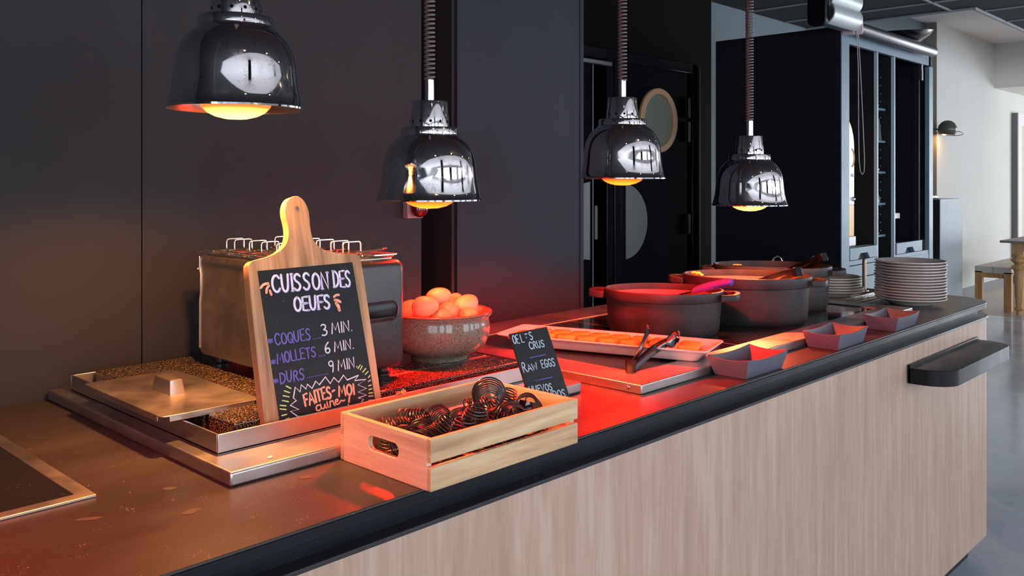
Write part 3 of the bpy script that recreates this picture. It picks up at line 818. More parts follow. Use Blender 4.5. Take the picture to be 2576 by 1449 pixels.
for (x, y) in ((0.0250, 0.1460), (0.0262, 0.1120), (0.0270, 0.0815)):
    text(pu, '*', x - 0.003, y - 0.002, x + 0.0052, y - 0.002, 0.0125, 0.0024, z0, z1, BM)
for (xa, xb, y, n_) in ((0.106, 0.1205, 0.1425, 5), (0.1125, 0.1235, 0.1127, 4), (0.0865, 0.1255, 0.0812, 11)):
    for i in range(n_):
        xx = xa + (xb - xa) * i / (n_ - 1)
        stroke(pu, [(xx, y), (xx + 0.0008, y + 0.0003)], 0.0016, z0, z1, BM)
text(wh, '3', 0.1235, 0.1450, 0.1360, 0.1455, 0.0195, 0.0023, z1, z2, BM)
text(wh, 'MIN.', 0.1440, 0.1465, 0.1860, 0.1465, 0.0180, 0.0021, z1, z2, BM, slant=0.04)
text(wh, '6', 0.1255, 0.1148, 0.1375, 0.1152, 0.0185, 0.0022, z1, z2, BM)
text(wh, 'MIN.', 0.1450, 0.1158, 0.1845, 0.1158, 0.0165, 0.0020, z1, z2, BM, slant=0.04)
text(wh, '9', 0.1290, 0.0827, 0.1410, 0.0830, 0.0190, 0.0020, z1, z2, BM)
text(wh, 'MIN.', 0.1475, 0.0835, 0.1870, 0.0835, 0.0175, 0.0020, z1, z2, BM, slant=0.04)
zig = [(0.0717, 0.0214), (0.0600, 0.0230), (0.0474, 0.0337), (0.0631, 0.0336), (0.0486, 0.043), (0.0606, 0.0486), (0.0556, 0.0534), (0.0612, 0.0699), (0.0691, 0.0607), (0.0729, 0.0718), (0.0809, 0.0636), (0.0843, 0.0709), (0.0924, 0.0627), (0.1009, 0.0732), (0.107, 0.0662), (0.1205, 0.077), (0.1284, 0.0647), (0.1369, 0.0734), (0.1453, 0.0639), (0.1568, 0.0743), (0.1629, 0.0651), (0.1876, 0.0694), (0.1775, 0.0617), (0.2016, 0.0599), (0.1838, 0.0535), (0.2004, 0.0445), (0.182, 0.0414), (0.1987, 0.0334), (0.1804, 0.0314), (0.1913, 0.0274), (0.1800, 0.0180), (0.1920, 0.0120)]
stroke(wh, zig, 0.0021, z1, z2, BM)
for a, b_ in [((0.0532, 0.0693), (0.045, 0.0745)), ((0.0502, 0.063), (0.0407, 0.0675)), ((0.0482, 0.0566), (0.0376, 0.0604)), ((0.0461, 0.0493), (0.0355, 0.0531)), ((0.0409, 0.0435), (0.0303, 0.0464)), ((0.0402, 0.0379), (0.0295, 0.0408)), ((0.0403, 0.0302), (0.0314, 0.03)), ((0.0439, 0.0238), (0.0337, 0.0219)),
             ((0.1881, 0.0808), (0.194, 0.0861)), ((0.1928, 0.078), (0.1975, 0.0835)), ((0.1972, 0.0731), (0.2045, 0.0783)), ((0.2016, 0.0683), (0.2087, 0.0724)), ((0.2074, 0.062), (0.2115, 0.0650)), ((0.2064, 0.0556), (0.2115, 0.0570)), ((0.2057, 0.0480), (0.2115, 0.0485)), ((0.2052, 0.0416), (0.2120, 0.0420)), ((0.2044, 0.0356), (0.2125, 0.0350)), ((0.2031, 0.0307), (0.2125, 0.0295)), ((0.2020, 0.0237), (0.2130, 0.0225))]:
    stroke(gn, [a, b_], 0.0019, z0, z1, BM)
text(og, 'FAITES-', 0.0760, 0.0360, 0.1360, 0.0425, 0.0195, 0.0034, z0, z1, BM, jitter=0.05)
text(og, 'MOI', 0.1430, 0.0405, 0.1750, 0.0395, 0.0170, 0.0034, z0, z1, BM, jitter=0.05)
text(og, 'cuire', 0.0950, 0.0245, 0.1500, 0.0290, 0.0190, 0.0024, z0, z1, BM)
text(og, '!', 0.1560, 0.0225, 0.1660, 0.0225, 0.0150, 0.0032, z0, z1, BM)
for pts, wd in (([(0.0195, 0.2365), (0.0245, 0.2415), (0.0335, 0.2425)], 0.0042), ([(0.0285, 0.2275), (0.0300, 0.2345), (0.0345, 0.2385)], 0.0040), ([(0.0372, 0.2235), (0.0352, 0.2305)], 0.0040),
                ([(0.1570, 0.2085), (0.1625, 0.2115), (0.1675, 0.2110)], 0.0040), ([(0.1580, 0.2030), (0.1640, 0.2020), (0.1690, 0.1985)], 0.0046), ([(0.1600, 0.1970), (0.1640, 0.1920), (0.1650, 0.1850)], 0.0058)):
    stroke(og, smooth_line(pts), wd, z0, z1, BM)
pu.done('purple_lettering', 'ink_purple', t); wh.done('white_lettering', 'ink_white', t); og.done('orange_lettering', 'ink_orange', t); gn.done('green_rays', 'ink_green', t)

# ================================================================== SLATE CARD BEHIND THE CRATE
W_, H_ = 0.105, 0.168
t = thing('slate_sign', 'small black slate sign about raw eggs in three languages, standing behind the wooden crate', 'sign', (1.145, 1.032, 0.901), rot=Euler((-0.417, 0, 0.035)))
B().box(0, W_, 0, 0.004, 0, H_).done('slate_card', 'slate', t, bevel=0.0006)
B().box(0.042, 0.062, 0.0, 0.003, 0.0, 0.118, TR(0, 0.0045, 0.0) @ TR(0, 0, 0.11) @ RX(0.80) @ TR(0, 0, -0.118)).done('easel_leg', 'slate', t, bevel=0.0005)
SL = Matrix(((1, 0, 0, 0), (0, 0, -1, 0), (0, 1, 0, 0), (0, 0, 0, 1)))
sw, sp = B(), B()
q = 0.0019
text(sw, 'OE', 0.002, 0.1485, 0.0185, 0.1480, 0.0155, q, 0, 0.0004, SL)
text(sw, 'L', 0.0235, 0.1480, 0.0310, 0.1480, 0.0150, q, 0, 0.0004, SL)
stroke(sw, [(0.0375, 0.1615), (0.0440, 0.1620)], q, 0, 0.0004, SL); stroke(sw, [(0.0390, 0.1540), (0.0395, 0.1570)], q * .6, 0, 0.0004, SL)
text(sw, 'S', 0.0490, 0.1495, 0.0585, 0.1500, 0.0145, q, 0, 0.0004, SL)
text(sw, 'CRUS', 0.0395, 0.1330, 0.0830, 0.1320, 0.0130, q, 0, 0.0004, SL)
text(sw, 'R', 0.0040, 0.0950, 0.0150, 0.0950, 0.0180, q, 0, 0.0004, SL)
text(sw, 'AW', 0.0170, 0.0950, 0.0440, 0.0955, 0.0120, q, 0, 0.0004, SL)
text(sw, 'EGGS', 0.0555, 0.0950, 0.0950, 0.0935, 0.0145, q, 0, 0.0004, SL)
text(sw, 'HUEVOS', 0.0040, 0.0575, 0.0665, 0.0530, 0.0120, q, 0, 0.0004, SL)
text(sw, 'CRUDOS', 0.0250, 0.0400, 0.0960, 0.0340, 0.0145, q, 0, 0.0004, SL)
stroke(sp, [(0.0309, 0.1182), (0.0765, 0.1177)], 0.0014, 0, 0.0004, SL)
stroke(sp, [(0.0257, 0.0765), (0.0330, 0.0764)], 0.0009, 0, 0.0004, SL); stroke(sp, [(0.0360, 0.0763), (0.0735, 0.0751)], 0.0014, 0, 0.0004, SL)
sw.done('white_lettering', 'ink_slate', t); sp.done('purple_lines', 'ink_purple', t)

# ================================================================== CRATE
CX, CY, CL, CW, CH = 0.7985, 0.920, 0.318, 0.212, 0.073
t = thing('wooden_crate', 'slatted pale wooden crate of black wire coils at the counter edge', 'crate', (CX, CY, 0.9005))
def end_board(x0):
    y0, y1, z0, z1 = 0.0085, CW - 0.0085, 0.0, CH - 0.001
    o = [(y0, z0), (y1, z0), (y1, z1), (y0, z1)]
    # outer outline resampled to match the slot outline
    slot = rrect(CW / 2 - 0.036, CW / 2 + 0.036, 0.030, 0.052, 0.0108, 6)
    ow = []
    cy, cz = CW / 2, 0.041
    for (sy, sz) in slot:
        dy, dz = (sy - cy), (sz - cz)
        k_ = min((y1 - cy) / max(abs(dy), 1e-6), ((z1 - cz) if dz > 0 else (cz - z0)) / max(abs(dz), 1e-6))
        ow.append((cy + dy * k_, cz + dz * k_))
    # make sure the four corners are hit
    for c_ in o:
        i_ = min(range(len(ow)), key=lambda q_: (ow[q_][0] - c_[0]) ** 2 + (ow[q_][1] - c_[1]) ** 2)
        ow[i_] = c_
    mt = Matrix(((0, 0, 1, x0), (1, 0, 0, 0), (0, 1, 0, 0), (0, 0, 0, 1)))
    return B().ring_prism(ow, slot, 0, 0.009, mt)
end_board(0.0).done('end_board', 'pine_y', t, bevel=0.0008)
end_board(CL - 0.009).done('end_board', 'pine_y', t, bevel=0.0008)
for y in (0.0, CW - 0.008):
    for (za, zb) in ((0.0, 0.0335), (0.0395, CH)):
        B().box(0, CL, y, y + 0.008, za, zb).done('side_slat', 'pine', t, bevel=0.0012)
for y in (0.010, 0.060, 0.110, 0.160):
    B().box(0.0095, CL - 0.0095, y, y + 0.044, 0.003, 0.007).done('bottom_slat', 'pine', t, bevel=0.0008)
for z in (0.010, 0.024, 0.050, 0.064):
    pass
# wire coils in the crate
def coil_mesh(turns=8, r0=0.0255, r1=0.0150, h=0.038):
    pts = []
    n = turns * 22
    for i in range(n + 1):
        f_ = i / n
        a = 2 * PI * turns * f_
        r_ = r0 + (r1 - r0) * f_
        pts.append((r_ * math.cos(a), r_ * math.sin(a), h * f_))
    for i in range(12):
        a = 2 * PI * i / 22
        pts.append(((r1 - 0.0012 * i) * math.cos(a), (r1 - 0.0012 * i) * math.sin(a), h))
    return B().tube(pts, 0.00125, 6)
c0 = coil_mesh().done('wire_coil', 'wire_black', smooth=True)
GC = 'black conical wire coils in the wooden crate'
coils = [  # x, y, z of the wide end centre, rx, ry, rz
 (0.842, 1.075, 0.935, 1.3, 0.2, 0.9), (0.846, 1.035, 0.930, 1.1, 0.3, -0.4), (0.888, 1.085, 0.938, 1.2, 0.0, 0.5), (0.878, 1.030, 0.935, 1.5, 0.2, -0.9),
 (0.935, 1.062, 0.940, 1.45, 0.1, -0.3), (0.870, 0.985, 0.938, 0.5, 0.4, 0.2), (0.948, 1.020, 0.940, 1.35, 0.0, -0.7), (0.895, 0.962, 0.932, 0.15, 0.1, 0.0),
 (0.925, 0.968, 0.945, 0.22, -0.1, 0.6), (0.985, 1.040, 0.945, 1.1, 0.5, 0.4), (1.052, 1.030, 0.938, 0.2, 0.15, 0.0), (1.025, 0.985, 0.942, 1.3, 0.2, -0.6),
 (0.985, 0.965, 0.935, 1.3, 0.1, 0.4), (0.955, 0.955, 0.930, 1.4, 0.3, 1.0), (1.065, 0.985, 0.945, 0.9, 0.2, -1.0), (0.840, 0.985, 0.935, 1.2, 0.1, 1.6)]
low = [(0.85 + 0.052 * i, 0.962 + 0.052 * j + 0.006 * (i % 2), 0.913, 0.12 * ((i * 7 + j * 3) % 5 - 2), 0.12 * ((i * 5 + j) % 5 - 2), i * 1.3 + j) for i in range(5) for j in range(3)]
tops = [(0.999, 1.028, 0.985, -1.22, 0.0, -0.62)]
def keep_inside(o_):
    m_ = Matrix.LocRotScale(o_.location, o_.rotation_euler, o_.scale)
    co = [m_ @ v.co for v in o_.data.vertices]
    lo = [min(c[i] for c in co) for i in range(3)]; hi = [max(c[i] for c in co) for i in range(3)]
    for i, (mn, mx) in enumerate(((0.8095, 1.1055), (0.9300, 1.1220), (0.9085, 2.0))):
        if lo[i] < mn: o_.location[i] += mn - lo[i]
        elif hi[i] > mx: o_.location[i] -= hi[i] - mx
def coil_label(x, y, tilt):
    c_ = ['far left', 'left of centre', 'in the centre', 'right of centre', 'far right'][max(0, min(4, int((x - 0.81) / 0.0592)))]
    r_ = ['by the front slats', 'midway', 'by the back slats'][max(0, min(2, int((y - 0.93) / 0.064)))]
    return '%s black wire coil atop the crate pile, %s, %s' % ('tipped' if abs(tilt) > 0.6 else 'flat-lying', c_, r_)
first = True
for k_, (x, y, z, a, b_, c_) in enumerate(low + coils):
    if first:
        o = c0; first = False
    else:
        o = c0.copy(); COL.objects.link(o)
    o.location = (x, y, z + (0.006 if k_ >= len(low) else 0)); o.rotation_euler = (a, b_, c_)
    keep_inside(o)
    tag(o, 'black conical wire coil buried at the bottom of the crate pile' if k_ < len(low) else coil_label(o.location.x, o.location.y, a), 'wire coil', GC)
o = c0.copy(); COL.objects.link(o)
o.location = (0.994, 1.004, 0.990); o.rotation_euler = (1.72, 0.0, -0.80)
o.scale = (1.05, 1.05, 1.1)
tag(o, 'topmost black conical wire coil, tipped open towards the viewer above the crate pile', 'wire coil', GC)

# ================================================================== BOWL OF EGGS
t = thing('egg_bowl', 'speckled beige stoneware bowl heaped with eggs on the granite', 'bowl', (1.245, 1.405, 0.955))
prof = [(0.0, 0.006), (0.050, 0.006), (0.054, 0.0), (0.060, 0.0), (0.0615, 0.006), (0.066, 0.011), (0.083, 0.018), (0.097, 0.031), (0.1045, 0.048), (0.1065, 0.064), (0.1055, 0.078), (0.104, 0.085), (0.1045, 0.088), (0.108, 0.091),
        (0.1105, 0.0955), (0.1105, 0.099), (0.1085, 0.1005), (0.106, 0.099), (0.103, 0.090), (0.101, 0.060), (0.094, 0.036), (0.078, 0.020), (0.05, 0.012), (0.0, 0.011)]
B().lathe(prof, 72).done('bowl_body', 'stoneware', t, smooth=True, angle=1.2)
B().lathe([(0.1065, 0.0940), (0.1115, 0.0955), (0.1118, 0.0990), (0.1085, 0.1012), (0.1055, 0.0990), (0.1065, 0.094)], 72).done('rim', 'rim_brown', t, smooth=True, angle=1.4)
def egg_mesh():
    b_ = B()
    prof = []
    for i in range(17):
        a = PI * i / 16
        z = -math.cos(a)
        r_ = math.sin(a) * (1 - 0.13 * z)
        prof.append((0.0225 * r_ if 0 < i < 16 else 0.0, 0.0285 * z))
    return b_.lathe(prof, 28)
e0 = egg_mesh().done('egg', 'egg', smooth=True, angle=3.0)
eggs = [((1.1773, 1.3731, 1.0724), (1.3, 0.9, 0.4), 'big round egg at the front left of the heap in the speckled bowl'),
        ((1.2423, 1.4064, 1.0809), (1.2, 0.2, 0.9), 'highest egg, at the top middle of the heap in the speckled bowl'),
        ((1.2836, 1.3640, 1.0657), (0.4, 1.0, 0.2), 'egg at the right end of the heap near the bowl rim, standing high'),
        ((1.2368, 1.3688, 1.0550), (1.45, 0.1, -0.75), 'egg lying on its side in the front middle of the heap in the bowl'),
        ((1.2060, 1.4587, 1.0525), (0.9, 0.1, 0.4), 'half hidden egg next to the toaster at the left of the bowl'),
        ((1.2977, 1.4208, 1.0590), (0.5, 0.3, 0.9), 'egg peeping out behind the two high eggs of the heap'),
        ((1.1800, 1.4190, 1.0475), (1.3, 0.5, 0.1), 'low egg at the far left rim of the bowl beside the toaster'),
        ((1.2000, 1.3497, 1.0448), (1.5, 0.2, -0.8), 'egg showing only its crown at the front rim of the bowl'),
        ((1.2680, 1.3400, 1.0430), (1.5, 0.2, -0.7), 'pale low egg at the right front rim of the bowl'),
        ((1.3050, 1.3760, 1.0430), (1.4, 0.2, -1.2), 'low egg at the far right inside the bowl rim')]
for i, (p, r_, lb) in enumerate(eggs):
    o = e0 if i == 0 else e0.copy()
    if i: COL.objects.link(o)
    o.location = p; o.rotation_euler = r_
    tag(o, lb, 'egg', 'brown eggs heaped in the bowl')
hid = 0
for (x, y, z) in ((1.215, 1.375, 1.012), (1.262, 1.390, 1.012), (1.235, 1.435, 1.018), (1.205, 1.415, 0.99), (1.275, 1.44, 1.01), (1.25, 1.40, 0.985)):
    o = e0.copy(); COL.objects.link(o); o.location = (x, y, z); o.rotation_euler = (1.4, 0.3, x * 40)
    tag(o, 'egg buried deep inside the heap in the speckled bowl', 'egg', 'brown eggs heaped in the bowl')

# ================================================================== HOB STATION WITH POTS
t = thing('hob_station', 'raised black glass hob in a wide steel frame under the casseroles', 'hob', (2.2, 1.4, 0.900))
O2 = Matrix.Translation((-2.2, -1.4, -0.9))
B().ring_prism([(1.456, 1.035), (2.955, 1.035), (2.955, 1.80), (1.456, 1.80)], [(1.550, 1.118), (2.872, 1.118), (2.872, 1.675), (1.550, 1.675)], 0.9, 0.920, O2).done('steel_frame', 'steel', t, bevel=0.0025, bseg=3)
B().box(1.551, 2.871, 1.119, 1.674, 0.9, 0.9165, O2).done('hob_glass', 'glass_black', t)
B().box(1.995, 1.9965, 1.12, 1.673, 0.9165, 0.9169, O2).box(2.425, 2.4265, 1.12, 1.673, 0.9165, 0.9169, O2).done('zone_line', 'plate_steel', t)
for (x, y) in ((1.4555, 1.068),):
    B().ball((x, y, 0.911), 0.0045, sc=(0.5, 1, 1)).done('frame_screw', 'chrome_clean', t, smooth=True).location = (-2.2, -1.4, -0.9)

def oval(a, b_, n=64):
    return [(a * math.cos(2 * PI * k_ / n), b_ * math.sin(2 * PI * k_ / n)) for k_ in range(n)]
RT = [(-1, -1), (1, -1), (1, 1), (-1, 1)]
def casserole(name, label, loc, rz, a, b_, h, inside):
    t = thing(name, label, 'pot', loc, rz, 'cast iron casseroles on the hob')
    k_ = b_ / a
    bd = B()
    prof = [(0.0, 0.003), (a * 0.84, 0.003), (a * 0.86, 0.0), (a * 0.885, 0.0), (a * 0.905, 0.006), (a * 0.925, 0.016), (a * 0.945, h * 0.5), (a * 0.962, h * 0.775), (a * 0.985, h * 0.785), (a * 0.99, h * 0.80), (a * 1.0, h * 0.97), (a * 0.995, h), (a * 0.965, h + 0.001), (a * 0.958, h * 0.97), (a * 0.950, h * 0.86), (a * 0.920, h * 0.85), (a * 0.905, h * 0.5), (a * 0.86, 0.012), (0.0, 0.010)]
    bd.lathe(prof, 80, sy=k_)
    bd.done('pot_body', 'iron', t, smooth=True, angle=0.9)
    B().lathe([(a * 0.948, h * 0.855), (a * 0.915, h * 0.845), (a * 0.902, h * 0.5), (a * 0.855, 0.0125), (0.0, 0.0125)], 80, TR(0, 0, 0.0006), sx=0.996, sy=k_ * 0.996).done('pot_lining', 'iron_in', t, smooth=True)
    rc = [(-0.0065, -0.009), (0.0065, -0.009), (0.0075, 0.0), (0.0065, 0.009), (-0.0065, 0.009), (-0.0075, 0.0)]
    for s_ in (-1, 1):
        x_ = s_ * a * 0.965
        wd = 0.046
        pts = [(x_, -wd, h * 0.86), (x_ + s_ * 0.020, -wd, h * 0.87), (x_ + s_ * 0.034, -wd * 0.82, h * 0.875), (x_ + s_ * 0.040, -wd * 0.45, h * 0.88), (x_ + s_ * 0.042, 0, h * 0.88), (x_ + s_ * 0.040, wd * 0.45, h * 0.88), (x_ + s_ * 0.034, wd * 0.82, h * 0.875), (x_ + s_ * 0.020, wd, h * 0.87), (x_, wd, h * 0.86)]
        B().tube(pts, 1.0, prof=rc).done('handle', 'iron', t, smooth=True, bevel=0.0015)
    if inside:
        B().lathe([(0.0, 0.0), (a * 0.88, 0.0)], 64, TR(0, 0, h * 0.30), sy=k_).done('contents', inside, t, smooth=True)
    return t
RZ1 = math.radians(-62)
casserole('casserole', 'front black cast iron casserole with a purple handled ladle, nearest the croquette platter', (2.035, 1.374, 0.9168), RZ1, 0.163, 0.133, 0.117, 'sauce')
casserole('casserole', 'middle and widest black casserole with dark tongs leaning over its right rim', (2.375, 1.309, 0.9168), RZ1 + 0.01, 0.187, 0.142, 0.135, 'sauce')
casserole('casserole', 'rearmost black casserole with orange-lit rim and tongs sticking up', (2.679, 1.385, 0.9168), RZ1 + 0.02, 0.188, 0.142, 0.138, 'sauce')
def clump(name, label, pts, material, kind='stuff', cat='food'):
    b_ = B()
    rr = random.Random(5)
    for (x, y, z, r_) in pts:
        b_.ball((x, y, z), r_, 8, 6, (1, 0.8 + 0.4 * rr.random(), 0.6))
    o = b_.done(name, material, smooth=True)
    return tag(o, label, cat, kind=kind)

# ladle in the first casserole
t = thing('ladle', 'purple and blue silicone handled ladle leaning out of the front casserole', 'ladle', (2.032, 1.16, 1.067))
def ext(p, q, f_): return tuple(p[i] + (q[i] - p[i]) * f_ for i in range(3))
A_, B_ = (2.032, 1.160, 1.067), (2.060, 1.290, 1.030)
loc0 = Vector(A_)
def rel(p, o_=loc0): return tuple(Vector(p) - o_)
hp = [rel(ext(A_, B_, f_)) for f_ in (0.0, 0.03, 0.12, 0.35, 0.6, 0.85, 1.0, 1.06)]
hp = [(p[0], p[1], p[2] + 0.006 * math.sin(PI * min(1, i / 7))) for i, p in enumerate(hp)]
B().tube(hp, [0.006, 0.0095, 0.0105, 0.0105, 0.011, 0.0105, 0.0085, 0.004], 14).done('ladle_handle', 'silicone', t, smooth=True)
B().tube([rel(ext(A_, B_, 1.0)), rel(ext(A_, B_, 1.6))], 0.004, 10).done('ladle_shaft', 'steel_dark', t, smooth=True)
# tongs in the two rear casseroles
def tongs_in_pot(label, p_end, p_in, material):
    t = thing('serving_tongs', label, 'tongs', p_end)
    d = Vector(p_in) - Vector(p_end)
    rc = [(-0.011, -0.0058), (-0.010, -0.007), (0.010, -0.007), (0.011, -0.0058), (0.011, 0.0058), (0.010, 0.007), (-0.010, 0.007), (-0.011, 0.0058)]
    side = d.cross(Vector((0, 0, 1))).normalized()
    for (s_, nm) in ((1, 'upper_arm'), (-1, 'lower_arm')):
        off = Vector((0, 0, 1)) * (0.007 * s_)
        pts = [Vector((0, 0, 0)) + off * 0.75, d * 0.5 + off * (1.0 if s_ > 0 else 1.9), d * 1.0 + off * (0.9 if s_ > 0 else 2.6), d * 1.35 + off * (0.7 if s_ > 0 else 2.6)]
        B().tube(pts, 1.0, prof=rc).done('tong_arm', material, t, bevel=0.001)
    e = d.normalized()
    B().tube([-e * 0.004, e * 0.012], 1.0, prof=[(-0.0125, -0.011), (-0.010, -0.0135), (0.010, -0.0135), (0.0125, -0.011), (0.0125, 0.011), (0.010, 0.0135), (-0.010, 0.0135), (-0.0125, 0.011)]).done('tong_spring_end', 'black_gloss', t, bevel=0.0015)
tongs_in_pot('dark closed tongs leaning out of the middle casserole', (2.367, 1.143, 1.072), (2.405, 1.262, 1.032), 'steel_dark')
tongs_in_pot('orange-lit closed tongs sticking out of the rearmost casserole', (2.662, 1.200, 1.092), (2.695, 1.315, 1.040), 'steel_dark')
clump('scrambled_egg', 'bits of scrambled egg stuck on the left rim of the middle casserole', [(2.300 + 0.006 * math.cos(i * 2.4) * (i % 4), 1.447 - 0.007 * i * 0.35, 1.050 + 0.003 * math.sin(i), 0.0045 + 0.0015 * (i % 3)) for i in range(12)], 'scramble')
clump('scrambled_egg', 'small bit of scrambled egg on the left rim of the rearmost casserole', [(2.620 + 0.004 * (i % 3), 1.490 - 0.004 * i, 1.052, 0.004) for i in range(6)], 'scramble')
# two dark looped handles behind the last casserole
for (x, y, z, lb) in ((3.00, 1.530, 0.9, 'left of two dark looped handles showing behind the rearmost casserole'), (3.085, 1.430, 0.9, 'right of two dark looped handles showing behind the rearmost casserole')):
    o = B().tube([(-0.018, 0, 0), (-0.018, 0, 0.128), (-0.012, 0, 0.143), (0, 0, 0.150), (0.012, 0, 0.143), (0.018, 0, 0.128), (0.018, 0, 0)], 0.005, 10, mtx=RZ(RZ1 + 0.3)).done('utensil_handle', 'steel_dark', smooth=True)
    o.location = (x, y, z + 0.004)
    tag(o, lb, 'utensil handle')

# ================================================================== PLATTER OF CROQUETTES
PA = math.atan2(-0.505, 0.157)
t = thing('serving_platter', 'long white rectangular platter of golden croquettes across the steel frame', 'platter', (1.700, 1.309, 0.9205), PA)
def plat_ring(hx, hy, r_, z): return [(x, y, z) for x, y in rrect(-hx, hx, -hy, hy, r_, 6)]
rings = [plat_ring(0.225, 0.044, 0.012, 0.0), plat_ring(0.233, 0.050, 0.014, 0.003), plat_ring(0.246, 0.062, 0.014, 0.020), plat_ring(0.250, 0.066, 0.014, 0.0235), plat_ring(0.264, 0.080, 0.012, 0.0285), plat_ring(0.265, 0.081, 0.012, 0.0305), plat_ring(0.264, 0.080, 0.012, 0.0320),
         plat_ring(0.250, 0.066, 0.014, 0.0270), plat_ring(0.244, 0.060, 0.014, 0.0225), plat_ring(0.238, 0.055, 0.014, 0.0195), plat_ring(0.232, 0.050, 0.012, 0.0185)]
B().loft(rings).done('platter_body', 'melamine_white', t, smooth=True, angle=0.8)
def croq_mesh():
    b_ = B()
    o_ = [(x, y) for x, y in rrect(-0.026, 0.026, -0.0155, 0.0155, 0.0145, 7)]
    cr = []
    for (f_, z) in ((0.86, 0.0), (0.97, 0.0025), (1.0, 0.0065), (0.98, 0.0105), (0.88, 0.013)):
        cr.append([(x * f_ + 0.0004 * math.sin(i * 1.7), y * f_, z) for i, (x, y) in enumerate(o_)])
    return b_.loft(cr)
q0 = croq_mesh().done('croquette', 'croquette', smooth=True, angle=1.0)
MT = Matrix.Translation((1.700, 1.309, 0.9205)) @ RZ(PA)
cl = []
for i in range(8):
    cl.append((-0.205 + 0.054 * i, -0.021, 0.0195, 0.05 * ((i * 3) % 5 - 2), 'front'))
for i in range(7):
    cl.append((-0.180 + 0.052 * i, 0.020, 0.0205, 0.07 * ((i * 2) % 5 - 2) + 0.1, 'rear'))
cl.append((0.205, -0.022, 0.0195, 0.03, 'frontend')); cl.append((0.202, 0.014, 0.0200, -0.1, 'rearend'))
cl = [c for c in cl if not (c[4] == 'front' and c[0] > 0.17)]
ordn = ['first', 'second', 'third', 'fourth', 'fifth', 'sixth', 'seventh', 'eighth']
cnt = {'front': 0, 'rear': 0}
for i, (x, y, z, a, row) in enumerate(cl):
    o = q0 if i == 0 else q0.copy()
    if i: COL.objects.link(o)
    p = MT @ Vector((x, y, z))
    o.location = p
    o.rotation_euler = (0.10 if row == 'rear' else 0.04, 0.0, PA + a)
    if row in cnt:
        lb = 'golden oval croquette, %s from the left in the %s row on the white platter' % (ordn[cnt[row]], row)
        cnt[row] += 1
    else:
        lb = 'golden croquette in the pair set apart at the right platter end, %s one' % ('nearer' if row == 'frontend' else 'farther')
    tag(o, lb, 'croquette', 'golden croquettes on the platter')

# ================================================================== TONGS BY THE PLATTER
t = thing('serving_tongs', 'shiny dark steel tongs standing open on the steel frame against the platter', 'tongs', (1.545, 1.128, 0.9205))
def arm(tip, sgn):
    d = Vector(tip)
    L_ = d.length
    e = d.normalized(); side = e.cross(Vector((0, 0, 1))).normalized()
    up = Vector((0, 0, 1))
    rings = []
    n = 22
    for i in range(n + 1):
        f_ = i / n
        c = e * L_ * f_ + up * (0.014 * math.sin(PI * f_) * 0.4) + side * sgn * 0.006 * math.sin(PI * f_)
        wz = 0.0125 if f_ < 0.62 else 0.0125 - (f_ - 0.62) * 0.012 + (0.010 * math.sin(PI * (f_ - 0.78) / 0.22) if f_ > 0.78 else 0)
        if f_ > 0.95: wz *= 0.8
        th = 0.0016
        cup = 0.0045 if f_ < 0.6 else 0.0045 + 0.004 * (f_ - 0.6) / 0.4
        pr_ = []
        for (k_, m_) in ((-1, 0), (-0.5, 0.75), (0, 1), (0.5, 0.75), (1, 0)):
            pr_.append(c + up * wz * k_ + side * sgn * cup * m_)
        for (k_, m_) in ((1, 0), (0.5, 0.75), (0, 1), (-0.5, 0.75), (-1, 0)):
            pr_.append(c + up * (wz - th) * k_ + side * sgn * (cup * m_ - th))
        rings.append([tuple(q_) for q_ in pr_])
    b_ = B().loft(rings)
    # scalloped teeth at the tip
    for k_ in range(7):
        a = PI * (k_ / 6 - 0.5)
        p = e * (L_ + 0.004 * math.cos(a)) + up * 0.0125 * math.sin(a) + side * sgn * 0.002
        b_.ball(p, 0.0028, 8, 6)
    b_.done('tong_arm', 'steel_dark', t, smooth=True, angle=0.9)
arm((0.190, 0.090, 0.052), 1)
arm((0.205, 0.010, 0.046), -1)
B().tube([(0.012, 0.012, 0.010), (-0.002, 0.010, 0.010), (-0.007, 0.002, 0.010), (-0.004, -0.008, 0.010), (0.012, -0.006, 0.010)], 1.0, prof=[(-0.001, -0.013), (0.001, -0.013), (0.001, 0.013), (-0.001, 0.013)]).done('spring_bow', 'steel_dark', t, smooth=True)

# ================================================================== SAUCE DISHES
def dish_proto():
    t = thing('sauce_dish', '', 'dish')
    n = 8
    def ring(hx, hy, z, sag, cor):
        pts = []
        cs = [(-hx, -hy), (hx, -hy), (hx, hy), (-hx, hy)]
        for i in range(4):
            a, b_ = cs[i], cs[(i + 1) % 4]
            for k_ in range(n):
                f_ = k_ / n
                bow = 4 * f_ * (1 - f_)
                x = a[0] + (b_[0] - a[0]) * f_; y = a[1] + (b_[1] - a[1]) * f_
                pts.append((x, y, z - sag * bow))
        return pts
    rg = [ring(0.081, 0.038, 0.0, 0, 0), ring(0.0825, 0.0395, 0.002, 0, 0), ring(0.093, 0.050, 0.043, 0.0055, 0), ring(0.0905, 0.0475, 0.0435, 0.0055, 0), ring(0.052, 0.028, 0.004, 0, 0)]
    B().loft(rg).done('dish_body', 'dish_grey', t, smooth=True, angle=0.5)
    return t
dp = dish_proto()
spots = [((1.806, 0.990, 0.9005), 0.0, 'grey violet square-cornered sauce dish nearest the tongs'), ((2.259, 0.986, 0.9005), 0.02, 'middle one of the three grey sauce dishes along the counter edge'), ((2.645, 0.986, 0.9005), 0.03, 'farthest grey sauce dish, in front of the tall plate stack')]
for i, (p, a, lb) in enumerate(spots):
    if i == 0:
        dp.location = p; dp.rotation_euler = (0, 0, a); dp['label'] = lb; dp['group'] = 'grey sauce dishes along the counter edge'
    else:
        dup(dp, p, (0, 0, a), lb)

